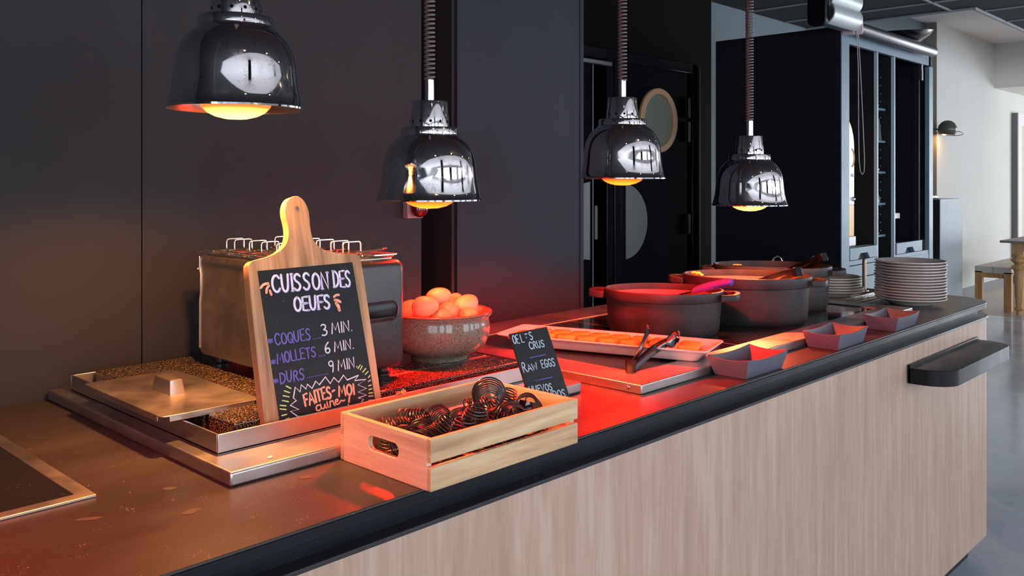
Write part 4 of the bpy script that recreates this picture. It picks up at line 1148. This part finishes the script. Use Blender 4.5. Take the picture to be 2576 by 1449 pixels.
# ================================================================== PLATES
def plate_mesh(r_, material, name='plate'):
    prof = [(0.0, 0.003), (r_ * 0.52, 0.003), (r_ * 0.54, 0.0), (r_ * 0.58, 0.0), (r_ * 0.60, 0.003), (r_ * 0.80, 0.0115), (r_ * 0.97, 0.0185), (r_ * 1.0, 0.0205), (r_ * 1.0, 0.0225), (r_ * 0.985, 0.0232), (r_ * 0.95, 0.0215), (r_ * 0.78, 0.0145), (r_ * 0.60, 0.0065), (0.0, 0.0060)]
    return B().lathe(prof, 64).done(name, material, smooth=True, angle=1.0)
ORD = ['first', 'second', 'third', 'fourth', 'fifth', 'sixth', 'seventh', 'eighth', 'ninth', 'tenth', 'eleventh', 'twelfth', 'thirteenth', 'fourteenth']
p0 = plate_mesh(0.117, 'plate_grey')
n_ = 14
rr = random.Random(3)
for i in range(n_):
    o = p0 if i == 0 else p0.copy()
    if i: COL.objects.link(o)
    o.location = (3.197 + rr.uniform(-0.0015, 0.0015) + (0.004 if i == 0 else 0) - (0.002 if i in (5, 8) else 0), 1.128 + rr.uniform(-0.0015, 0.0015), 0.9005 + 0.0099 * i)
    tag(o, 'topmost taupe plate of the tall stack' if i == n_ - 1 else ('bottom taupe plate of the tall stack, jutting out' if i == 0 else 'taupe plate, %s from the top of the tall stack' % ORD[n_ - 1 - i]), 'plate', 'taupe plates in the tall stack')
p1 = plate_mesh(0.114, 'plate_white')
for i in range(6):
    o = p1 if i == 0 else p1.copy()
    if i: COL.objects.link(o)
    o.location = (3.196 + (0.012 if i < 2 else 0) - 0.002 * (i % 2), 1.420 - (0.006 if i < 2 else 0), 0.9035 + 0.0100 * i)
    tag(o, 'topmost cream plate of the low stack behind the casseroles' if i == 5 else 'cream plate, %s from the top of the low stack behind the casseroles' % ORD[5 - i], 'plate', 'cream plates in the low stack')
# drip tray with ribs, rod
t = thing('drip_tray', 'flat ribbed steel drip tray between the two plate stacks', 'tray', (3.22, 1.42, 0.9002))
b_ = B().box(-0.21, 0.24, -0.155, 0.16, 0.0, 0.0025).box(-0.21, 0.24, -0.155, -0.145, 0.0, 0.006).box(0.23, 0.24, -0.155, 0.16, 0.0, 0.006)
b_.done('tray_body', 'steel_amber_lit', t, bevel=0.001)
b_ = B()
for i in range(9):
    b_.box(-0.19 + 0.0, 0.21, -0.150 + 0.007 * i, -0.1465 + 0.007 * i, 0.0025, 0.0045)
b_.done('ribs', 'chrome_clean', t, bevel=0.0006)
o = B().lathe([(0.0, 0.125), (0.004, 0.1245), (0.0068, 0.121), (0.0075, 0.115), (0.0075, 0.006), (0.016, 0.004), (0.017, 0.0)], 20, cap1=False).done('chrome_post', 'steel_amber_lit', smooth=True)  # chrome rod, coloured as if under the amber lamp
o.location = (3.385, 1.365, 0.9065)
tag(o, 'slim upright amber-lit metal post left of the tall plate stack', 'post')

# ================================================================== SMALL STAINS AND CRUMBS
def stain(x, y, rx, ry, rot, label, seed, z=0.9002):
    rr_ = random.Random(seed)
    pts = [((rx * (1 + rr_.uniform(-0.2, 0.2))) * math.cos(a), (ry * (1 + rr_.uniform(-0.2, 0.2))) * math.sin(a)) for a in [2 * PI * k_ / 18 for k_ in range(18)]]
    o_ = B().prism(spl(pts, 1), 0, 0.0003, RZ(rot)).done('dried_drop', 'stain')
    o_.location = (x, y, z)
    tag(o_, label, 'stain')
stain(0.5575, 1.196, 0.010, 0.0065, -0.75, 'pale oval dried drop on the worktop in front of the steel base', 1)
stain(0.538, 1.093, 0.012, 0.008, 0.3, 'dark ringed dried drop on the worktop below the base corner', 2)
stain(0.437, 1.163, 0.017, 0.005, -0.5, 'long dried smear on the worktop beside the left hob corner', 3)
stain(0.715, 1.10, 0.010, 0.007, -0.6, 'faint dried drop on the worktop left of the crate', 4)
o = B().ball((0, 0, 0.0015), 0.0035, 8, 6, (1.3, 0.8, 0.6)).ball((0.004, 0.003, 0.001), 0.002, 8, 6).done('crumb', 'crumb', smooth=True)
o.location = (0.690, 1.155, 0.9212); tag(o, 'white crumb lying on the steel base left of the crate', 'crumb')

# ================================================================== HEAT LAMPS
def helix(r_, zs, ze, turns_pitch, wire, seg=6):
    pts = []
    z = zs; a = 0.0
    while z < ze:
        f_ = (z - zs) / (ze - zs)
        pitch = turns_pitch * (1 + 0.9 * max(0.0, f_ - 0.25))
        pts.append((r_ * math.cos(a), r_ * math.sin(a), z))
        a += 2 * PI / 10; z += pitch / 10
    return B().tube(pts, wire, seg)
BULB = {}
def bulb_mat(name, c, s):
    m = bpy.data.materials.new(name)
    n, l = nt(m)
    b = n['Principled BSDF']
    b.inputs['Base Color'].default_value = (0.25, 0.01, 0.005, 1)
    b.inputs['Roughness'].default_value = 0.2
    b.inputs['Emission Color'].default_value = (*c, 1)
    # hotter around the filament axis
    tc = n.new('ShaderNodeTexCoord')
    sp_ = n.new('ShaderNodeSeparateXYZ')
    l.new(tc.outputs['Object'], sp_.inputs[0])
    mr = n.new('ShaderNodeMapRange')
    mr.inputs['From Min'].default_value = 0.002; mr.inputs['From Max'].default_value = -0.0165
    mr.inputs['To Min'].default_value = s * 0.12; mr.inputs['To Max'].default_value = s * 1.7
    l.new(sp_.outputs['Z'], mr.inputs['Value'])
    l.new(mr.outputs[0], b.inputs['Emission Strength'])
    return m
def heat_lamp(label, x, y, z, color, strength, name='heat_lamp'):
    t = thing('heat_lamp', label, 'heat lamp', (x, y, z), random.uniform(0, 6), 'chrome heat lamps over the counter')
    outer = [(0.1100, 0.0), (0.1105, 0.003), (0.1070, 0.0065), (0.1040, 0.018), (0.1005, 0.034), (0.0985, 0.050), (0.0972, 0.066), (0.0950, 0.082), (0.0905, 0.098), (0.0845, 0.110), (0.0770, 0.120), (0.0690, 0.1275), (0.0620, 0.1325), (0.0605, 0.1345), (0.0605, 0.1375), (0.0600, 0.1490), (0.0585, 0.1510), (0.0400, 0.1515)]
    inner = [(0.0385, 0.1500), (0.0570, 0.1490), (0.0580, 0.1340), (0.0680, 0.1255), (0.0755, 0.118), (0.0885, 0.097), (0.0955, 0.066), (0.0990, 0.034), (0.1025, 0.018), (0.1070, 0.002), (0.1100, 0.0)]
    B().lathe(outer, 72).done('lamp_shade', 'chrome', t, smooth=True, angle=0.75)
    B().lathe([(r_ - 0.0008, z_) for r_, z_ in inner], 72).done('shade_lining', 'reflector', t, smooth=True, angle=0.9)
    nk = B().lathe([(0.0410, 0.150), (0.0405, 0.172), (0.0385, 0.178), (0.0370, 0.203), (0.0358, 0.2055), (0.0120, 0.2065)], 48)
    nk.done('neck', 'chrome', t, smooth=True, angle=0.7)
    for k_ in range(12):
        a = 2 * PI * k_ / 12
        B().lathe([(0.0, 0.0006), (0.0024, 0.0006), (0.0030, 0.0002), (0.0030, -0.001)], 12, RZ(a) @ TR(0.0405, 0, 0.163) @ RY(PI / 2)).done('vent_hole', 'black_paint', t, smooth=True)
    B().ball((0.041 * math.cos(0.9), 0.041 * math.sin(0.9), 0.155), 0.0035, 10, 8).done('neck_screw', 'chrome_clean', t, smooth=True)
    B().lathe([(0.0098, 0.206), (0.0098, 0.250), (0.0075, 0.253), (0.0, 0.2535)], 24).done('stem', 'chrome', t, smooth=True)
    top = 2.60 - z
    helix(0.0098, 0.250, top, 0.0092 if y > 1.32 else 0.0084, 0.0029).done('coiled_cord', 'coil', t, smooth=True, angle=2.0)
    B().lathe([(0.0, 2.62 - z), (0.045, 2.62 - z), (0.045, 2.612 - z), (0.030, 2.590 - z), (0.0, 2.588 - z)], 32).done('ceiling_rose', 'plastic_black', t, smooth=True)
    key = (color, strength)
    if key not in BULB:
        BULB[key] = bulb_mat('heat_bulb', color, strength)
    bp_ = [(0.0, -0.0165), (0.018, -0.0155), (0.034, -0.0115), (0.046, -0.0055), (0.0545, 0.003), (0.0585, 0.014), (0.0570, 0.028), (0.048, 0.045), (0.034, 0.065), (0.022, 0.085), (0.016, 0.105), (0.016, 0.148)]
    B().lathe(bp_, 48).done('heat_bulb', BULB[key], t, smooth=True, angle=2.0)
    sp = bpy.data.lights.new('heat_beam', 'SPOT')
    sp.energy = BEAM[color][1]; sp.color = BEAM[color][0]
    sp.spot_size = math.radians(146 if color[1] < 0.2 else 158); sp.spot_blend = 0.40; sp.shadow_soft_size = 0.022
    so = bpy.data.objects.new('heat_beam', sp); COL.objects.link(so)
    so.location = (0, 0, -0.022); so.parent = t
    return t
BEAM = {RED: ((1.0, 0.010, 0.004), 95), AMB: ((1.0, 0.38, 0.11), 48), ORA: ((1.0, 0.15, 0.05), 44)}
heat_lamp('nearest chrome heat lamp, amber bulb glowing above the steel lid, top left', 0.735, 1.335, 1.448, AMB, 9)
heat_lamp('second chrome heat lamp with red-yellow bulb above the bowl of eggs', 1.200, 1.386, 1.289, RED, 12)
heat_lamp('third chrome heat lamp, red bulb hanging in front of the round door window', 1.808, 1.344, 1.335, RED, 12)
heat_lamp('farthest chrome heat lamp with orange bulb, in front of the dark cabinet side', 2.368, 1.295, 1.257, ORA, 12)

LR = (1.0, 0.045, 0.0031)
BEAM[LR] = ((1.0, 0.05, 0.03), 26)
heat_lamp('red heat lamp hanging over the left hob, just left of the frame', 0.19, 1.09, 1.30, LR, 12)

# ================================================================== SERVICE CABINET
t = thing('service_cabinet', 'tall black cabinet with blue grey face frame, open bays and pull-out drawers', 'cabinet', (4.98, 2.2, 0))
O2 = Matrix.Translation((-4.98, -2.2, 0))
X0, X1, Y0, Y1, ZTOP = 4.32, 5.64, 1.86, 2.57, 2.105
B().box(X0, X0 + 0.03, Y0, Y1, 0, ZTOP, O2).done('side_board', 'cab_dark', t, bevel=0.001)
B().box(X1 - 0.03, X1, Y0, Y1, 0, ZTOP, O2).done('side_board', 'cab_dark', t, bevel=0.001)
B().box(X0 + 0.03, X1 - 0.03, Y1 - 0.02, Y1, 0, ZTOP, O2).done('back_board', 'cab_in', t)
B().box(X0 + 0.03, X1 - 0.03, Y0 + 0.02, Y1 - 0.02, ZTOP - 0.02, ZTOP, O2).done('top_board', 'cab_in', t)
B().box(X0 + 0.001, X0 + 0.095, Y0 - 0.004, Y0 + 0.022, 0, ZTOP, O2).box(5.575, X1, Y0 - 0.004, Y0 + 0.022, 0, 2.02, O2).box(X0 + 0.095, 5.575, Y0 - 0.002, Y0 + 0.022, 2.025, ZTOP - 0.01, O2).done('face_frame', 'cab_blue', t, bevel=0.0015)
M['cab_edge'] = mat('pale_cabinet_edge', (0.42, 0.50, 0.56), 0.35)
for (a, c) in ((4.787, 4.801), (5.030, 5.044)):
    B().box(a, c, Y0, Y0 + 0.02, 0.0, 2.025, O2).done('divider', 'cab_edge', t, bevel=0.002)
    B().box(a + 0.002, c - 0.002, Y0 + 0.02, Y1 - 0.02, 0.0, 2.08, O2).done('divider_board', 'cab_in', t)
# peg holes
b_ = B()
for z in [1.05 + 0.0455 * q for q in range(20)]:
    b_.lathe([(0.0, 0.0), (0.004, 0.0)], 8, O2 @ TR(5.0312, 1.937, z) @ RY(-PI / 2))
o = b_.done('peg_holes', 'grid', t)
for z in (1.735, 1.555, 1.383, 1.207, 1.030):
    B().box(4.801, 5.030, 1.909, 2.54, z - 0.012, z, O2).done('shelf', 'cab_blue', t, bevel=0.001)
# lower drawers
def drawer(x0, x1, z0, z1, cut=True, proud=0.006):
    n_ = 9
    xm = (x0 + x1) / 2
    pts = [(x0, z0), (xm - 0.075, z0)]
    if cut: pts += [(xm - 0.045, z0 + 0.030), (xm + 0.045, z0 + 0.030)]
    pts += [(xm + 0.075, z0), (x1, z0), (x1, z1), (x0, z1)]
    mt = Matrix(((1, 0, 0, -4.98), (0, 0, -1, Y0 - 2.2 + 0.018), (0, 1, 0, 0), (0, 0, 0, 1)))
    d_ = B().prism(pts, 0.0, 0.018 + proud, mt).done('drawer', 'cab_blue', t, bevel=0.0015)
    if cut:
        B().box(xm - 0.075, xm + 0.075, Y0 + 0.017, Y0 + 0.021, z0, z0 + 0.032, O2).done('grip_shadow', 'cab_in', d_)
    return d_
drawer(4.418, 4.774, 0.924, 0.986)
drawer(5.050, 5.45, 0.918, 0.980)
B().box(4.416, 4.776, Y0 + 0.02, Y1 - 0.03, 0.900, 0.990, O2).done('drawer_shelf', 'cab_in', t)
B().box(5.049, 5.574, Y0 + 0.02, Y1 - 0.03, 0.880, 0.975, O2).done('drawer_shelf', 'cab_in', t)
B().box(4.416, 4.775, Y0, Y0 + 0.018, 0.897, 0.921, O2).box(5.049, 5.574, Y0, Y0 + 0.018, 0.88, 0.915, O2).done('rail', 'cab_blue', t, bevel=0.001)
for (za, zb) in ((0.832, 0.894), (0.70, 0.828), (0.40, 0.696), (0.1, 0.396)):
    drawer(4.418, 4.774, za, zb, False, 0.002)
    drawer(5.050, 5.572, za, zb, False, 0.002)
B().box(5.47, 5.482, Y0 + 0.02, Y0 + 0.05, 0.98, 2.02, O2).done('inner_post', 'cab_dark', t)
B().lathe([(0.007, -0.03), (0.007, 0.03)], 10, O2 @ TR(5.488, Y0 + 0.01, 2.0), cap0=True, cap1=True).box(5.478, 5.498, Y0 + 0.005, Y0 + 0.015, 1.93, 1.99, O2).done('catch', 'alu', t, smooth=True)
B().box(5.24, 5.36, 1.95, 2.55, 1.108, 1.140, O2).done('white_bracket', 'white_gloss', t, bevel=0.002)
# things in the cabinet
t = thing('juice_machine', 'orange-rimmed white orange juice machine in the left cabinet bay', 'juice machine', (4.500, 2.10, 0.990))
MJ = Matrix(((1, 0, 0, 0), (0, 0, -1, 0), (0, 1, 0, 0), (0, 0, 0, 1)))
def arch(x0, x1, z0, z1, n=12):
    r_ = (x1 - x0) / 2; cx_ = (x0 + x1) / 2
    return [(x0, z0), (x1, z0)] + [(cx_ + r_ * math.cos(PI * k_ / n), z1 - r_ * 1.6 + r_ * 1.6 * math.sin(PI * k_ / n)) for k_ in range(n + 1)]
B().prism(arch(-0.085, 0.105, 0.0, 0.665), -0.20, 0.19, MJ).done('machine_body', 'orange_gloss', t, bevel=0.006)
B().prism(arch(-0.080, 0.088, 0.215, 0.645), 0.19, 0.197, MJ).done('front_panel', 'white_gloss', t, bevel=0.002)
B().prism(rrect(-0.080, 0.092, 0.055, 0.212, 0.004), 0.19, 0.194, MJ).done('juice_window', 'juice_amber', t)
B().prism(rrect(-0.080, 0.098, 0.0, 0.050, 0.006), 0.19, 0.202, MJ).done('drip_shelf', 'white_gloss', t, bevel=0.003)
b_ = B(); b_.ball((0.066, -0.200, 0.245), 0.012, 14, 10).done('tap_knob', 'chrome_clean', t, smooth=True)
b_ = B(); text(b_, 'a', 0.040, 0.362, 0.056, 0.362, 0.028, 0.006, 0.197, 0.1975, MJ); text(b_, 'a', 0.060, 0.362, 0.078, 0.362, 0.028, 0.006, 0.197, 0.1975, MJ); b_.done('lettering', 'plastic_black', t)
b_ = B().tube([(0.055 + 0.030 * math.cos(a), -0.1975, 0.46 + 0.045 * math.sin(a)) for a in [PI * k_ / 10 - PI / 2 for k_ in range(11)]], 0.004, 6); b_.done('orange_swirl', 'orange_gloss', t, smooth=True)
def small(name, cat, label, loc, prof, material, seg=20):
    o_ = B().lathe(prof, seg).done(name, material, smooth=True)
    o_.location = loc
    return tag(o_, label, cat)
small('glass_jug', 'glass', 'faceted glass tumbler on the second shelf of the narrow cabinet bay', (4.958, 1.950, 1.5555), [(0.0, 0.0), (0.045, 0.0), (0.040, 0.06), (0.033, 0.12), (0.030, 0.12), (0.036, 0.06), (0.038, 0.006), (0.0, 0.006)], 'clear', 10)
small('glass_carafe', 'carafe', 'small glass carafe on the fourth shelf of the narrow cabinet bay', (4.962, 1.948, 1.2075), [(0.0, 0.0), (0.035, 0.0), (0.034, 0.03), (0.020, 0.06), (0.012, 0.09), (0.012, 0.125), (0.010, 0.125), (0.010, 0.09), (0.018, 0.06), (0.031, 0.03), (0.032, 0.004), (0.0, 0.004)], 'clear')
small('saucer_stack', 'saucer', 'pale saucer on the top shelf of the narrow cabinet bay', (4.945, 1.985, 1.7355), [(0.0, 0.0), (0.04, 0.0), (0.07, 0.016), (0.068, 0.018), (0.038, 0.004), (0.0, 0.004)], 'plate_white')
small('tea_cup', 'cup', 'small pale cup on the third shelf of the narrow cabinet bay', (4.960, 1.945, 1.3835), [(0.0, 0.0), (0.022, 0.0), (0.03, 0.014), (0.028, 0.014), (0.02, 0.003), (0.0, 0.003)], 'plate_grey')
small('wooden_bowl', 'bowl', 'small orange-brown saucer on the lowest shelf of the narrow cabinet bay', (4.958, 1.955, 1.0305), [(0.0, 0.0), (0.03, 0.0), (0.04, 0.010), (0.037, 0.010), (0.028, 0.003), (0.0, 0.003)], 'porthole_wood')
# roller blind on the cabinet
t = thing('roller_blind', 'rolled grey blind tube with pink bracket and bead chain along the cabinet top', 'roller blind', (4.93, 1.80, 2.092))
B().lathe([(0.0, -0.575), (0.030, -0.575), (0.032, -0.570), (0.032, 0.525), (0.030, 0.531), (0.0, 0.532)], 32, RY(PI / 2)).done('tube', 'alu', t, smooth=True)
B().prism(rrect(-0.04, 0.032, -0.036, 0.034, 0.016, 5), -0.586, -0.577, Matrix(((0, 0, 1, 0), (1, 0, 0, 0), (0, 1, 0, 0), (0, 0, 0, 1)))).box(-0.60, -0.575, 0.0, 0.056, -0.03, 0.03).done('bracket', 'bracket', t, bevel=0.002)
ch_ = [(-0.592, -0.012, 0.0), (-0.590, -0.020, -0.2), (-0.592, -0.022, -0.5), (-0.590, -0.024, -0.66), (-0.580, -0.026, -0.715), (-0.560, -0.028, -0.730), (-0.537, -0.028, -0.715), (-0.528, -0.026, -0.66), (-0.540, -0.022, -0.45), (-0.560, -0.018, -0.2), (-0.575, -0.012, 0.0)]
B().tube(smooth_line3(ch_) if False else ch_, 0.0022, 6).done('bead_chain', 'chain', t, smooth=True)
# dark shallow bowl on the cabinet
t = thing('serving_bowl', 'wide shallow glossy black bowl tipped on top of the cabinet', 'bowl', (5.50, 2.02, 2.135), rot=(0.0, -0.12, 0.35))
B().lathe([(0.0, 0.0), (0.08, 0.0), (0.20, 0.030), (0.30, 0.070), (0.335, 0.095), (0.338, 0.100), (0.33, 0.100), (0.28, 0.072), (0.18, 0.036), (0.07, 0.010), (0.0, 0.008)], 64, sy=0.6).done('bowl_shell', 'black_gloss', t, smooth=True)
# air unit above
t = thing('insect_trap', 'ceiling-hung unit with black end cap and two silver curved louvres, top right', 'insect trap', (4.17, 1.82, 2.062))
B().prism(rrect(-0.035, 0.060, 0.0, 0.42, 0.03, 6), -0.185, -0.150, Matrix(((0, 0, 1, 0), (1, 0, 0, 0), (0, 1, 0, 0), (0, 0, 0, 1)))).done('end_cap', 'black_gloss', t, bevel=0.006)
B().prism(rrect(-0.01, 0.055, 0.015, 0.40, 0.02, 6), -0.150, 0.13, Matrix(((0, 0, 1, 0), (1, 0, 0, 0), (0, 1, 0, 0), (0, 0, 0, 1)))).done('housing', 'far_blue', t)
def lobe(y, z, r_):
    outp = [(y + r_ * math.cos(a), z + r_ * math.sin(a)) for a in [PI * 0.42 + PI * 0.95 * k_ / 14 for k_ in range(15)]]
    inn = [(y + (r_ - 0.006) * math.cos(a), z + (r_ - 0.006) * math.sin(a)) for a in [PI * 0.42 + PI * 0.95 * k_ / 14 for k_ in range(15)]]
    return outp + inn[::-1]
for (y, z) in ((0.0, 0.066), (0.0, 0.150), (0.0, 0.234)):
    B().prism(lobe(y, z, 0.062), -0.148, 0.175, Matrix(((0, 0, 1, 0), (1, 0, 0, 0), (0, 1, 0, 0), (0, 0, 0, 1)))).done('louvre', 'silver_paint', t, smooth=True)
for x in (-0.12, 0.12):
    B().tube([(x, 0.02, 0.39), (x, 0.02, 0.558)], 0.004, 8).done('hanging_rod', 'alu', t, smooth=True)

# ================================================================== FAR RIGHT
t = thing('wall_lamp', 'round olive grey wall lamp with a ring, glowing orange onto the wall', 'lamp', (9.86, 3.10, 1.876))
B().lathe([(0.0, 0.092), (0.035, 0.086), (0.065, 0.065), (0.088, 0.03), (0.093, 0.0), (0.088, -0.035), (0.075, -0.060), (0.073, -0.058), (0.086, -0.033), (0.090, 0.0), (0.078, 0.035), (0.0, 0.086)], 32, RX(0.12)).done('lamp_shade', 'olive_lamp', t, smooth=True)
B().tube([(0.135 * math.cos(a) + 0.02 , 0.125 * math.sin(a) - 0.02, -0.045 - 0.02 * math.cos(a)) for a in [2 * PI * k_ / 32 for k_ in range(32)]], 0.004, 6, True).done('ring', 'olive_lamp', t, smooth=True)
B().tube([(0.0, 0.08, 0.0), (0.02, 0.14, 0.0)], 0.010, 8).done('wall_arm', 'olive_lamp', t, smooth=True)
M['bulb_warm'] = emis('wall_lamp_bulb', (1.0, 0.45, 0.10), 220)
B().ball((0, 0.03, -0.040), 0.026, 14, 10).done('bulb', 'bulb_warm', t, smooth=True)
t = thing('drinks_dispenser', 'grey floor-standing dispenser with sloping shoulder beside the cream wall', 'dispenser', (9.3, 3.0, 0))
MD = Matrix(((1, 0, 0, -9.3), (0, 0, -1, -0.137), (0, 1, 0, 0), (0, 0, 0, 1)))
B().prism([(8.90, 0), (9.56, 0), (9.56, 0.98), (9.44, 1.155), (8.90, 1.158)], -0.33, 0.0, MD).done('housing', 'dispenser', t, bevel=0.004)
B().box(-0.405, -0.40, -0.13, 0.2, 0.0, 1.15).done('side_panel', 'cab_in', t)
B().box(-0.38, -0.18, -0.05, 0.15, 1.158, 1.19).done('lid', 'plastic_black', t, bevel=0.006)
# bench
t = thing('wooden_bench', 'light oak bench with square legs on the wooden floor, far right', 'bench', (10.7, 2.70, 0))
for (x, y) in ((-0.76, 0.115), (-0.76, -0.155), (0.70, 0.115), (0.70, -0.155)):
    B().box(x - 0.03, x + 0.03, y - 0.035, y + 0.035, 0, 0.40).done('leg', 'oak', t, bevel=0.002)
B().box(-0.79, 0.73, -0.19, -0.022, 0.385, 0.45).done('seat_plank', 'oak_pale', t, bevel=0.002)
B().box(-0.79, 0.73, -0.018, 0.15, 0.385, 0.45).done('seat_plank', 'oak_pale', t, bevel=0.002)
B().box(-0.77, -0.75, -0.12, 0.08, 0.335, 0.385).box(-0.75, 0.70, -0.10, -0.08, 0.335, 0.385).done('apron', 'oak', t, bevel=0.001)
# table
t = thing('dining_table', 'dining table with a thick turned oak leg and grey top, cut by the right edge', 'table', (10.3, 1.9, 0))
leg = [(0.0, 0.0), (0.020, 0.0), (0.021, 0.035), (0.034, 0.045), (0.042, 0.055), (0.036, 0.065), (0.026, 0.072), (0.029, 0.080), (0.026, 0.088), (0.028, 0.10), (0.033, 0.18), (0.038, 0.30), (0.042, 0.42), (0.043, 0.44), (0.060, 0.452), (0.066, 0.468), (0.056, 0.486), (0.040, 0.496), (0.038, 0.506), (0.050, 0.520), (0.064, 0.530), (0.068, 0.545), (0.060, 0.560), (0.044, 0.575), (0.038, 0.590), (0.042, 0.600), (0.046, 0.610), (0.0, 0.612)]
for (x, y) in ((-0.49, 0.515), (0.9, 0.515), (-0.49, -0.5), (0.9, -0.5)):
    B().lathe(leg, 32, TR(x, y, 0), sx=1.12, sy=1.12).box(x - 0.05, x + 0.05, y - 0.05, y + 0.05, 0.605, 0.715).done('leg', 'oak', t, smooth=True, angle=0.9)
B().box(-0.44, 0.85, 0.49, 0.515, 0.63, 0.715).box(-0.515, -0.49, -0.45, 0.46, 0.63, 0.715).done('apron', 'oak', t)
B().prism(rrect(-0.62, 1.0, -0.58, 0.66, 0.02), 0.715, 0.738).done('table_top', 'table_top', t, bevel=0.004)

# ceiling spotlights over the aisle behind the camera
for i, (x, y) in enumerate(((0.4, -0.3), (1.9, -0.35), (3.6, -0.3), (5.6, 0.6))):
    sl = thing('ceiling_spotlight', 'small round warm spotlight recessed in the dark ceiling', 'spotlight', (x, y, 2.62), group='ceiling spotlights')
    B().lathe([(0.030, -0.001), (0.042, -0.001), (0.044, -0.006), (0.030, -0.008), (0.030, -0.001)], 24).done('ring', 'alu', sl, smooth=True)
    if 'spot_glow' not in M: M['spot_glow'] = emis('spotlight_glow', (1.0, 0.72, 0.40), 90)
    B().lathe([(0.0, -0.003), (0.030, -0.003)], 20).done('bulb', 'spot_glow', sl)
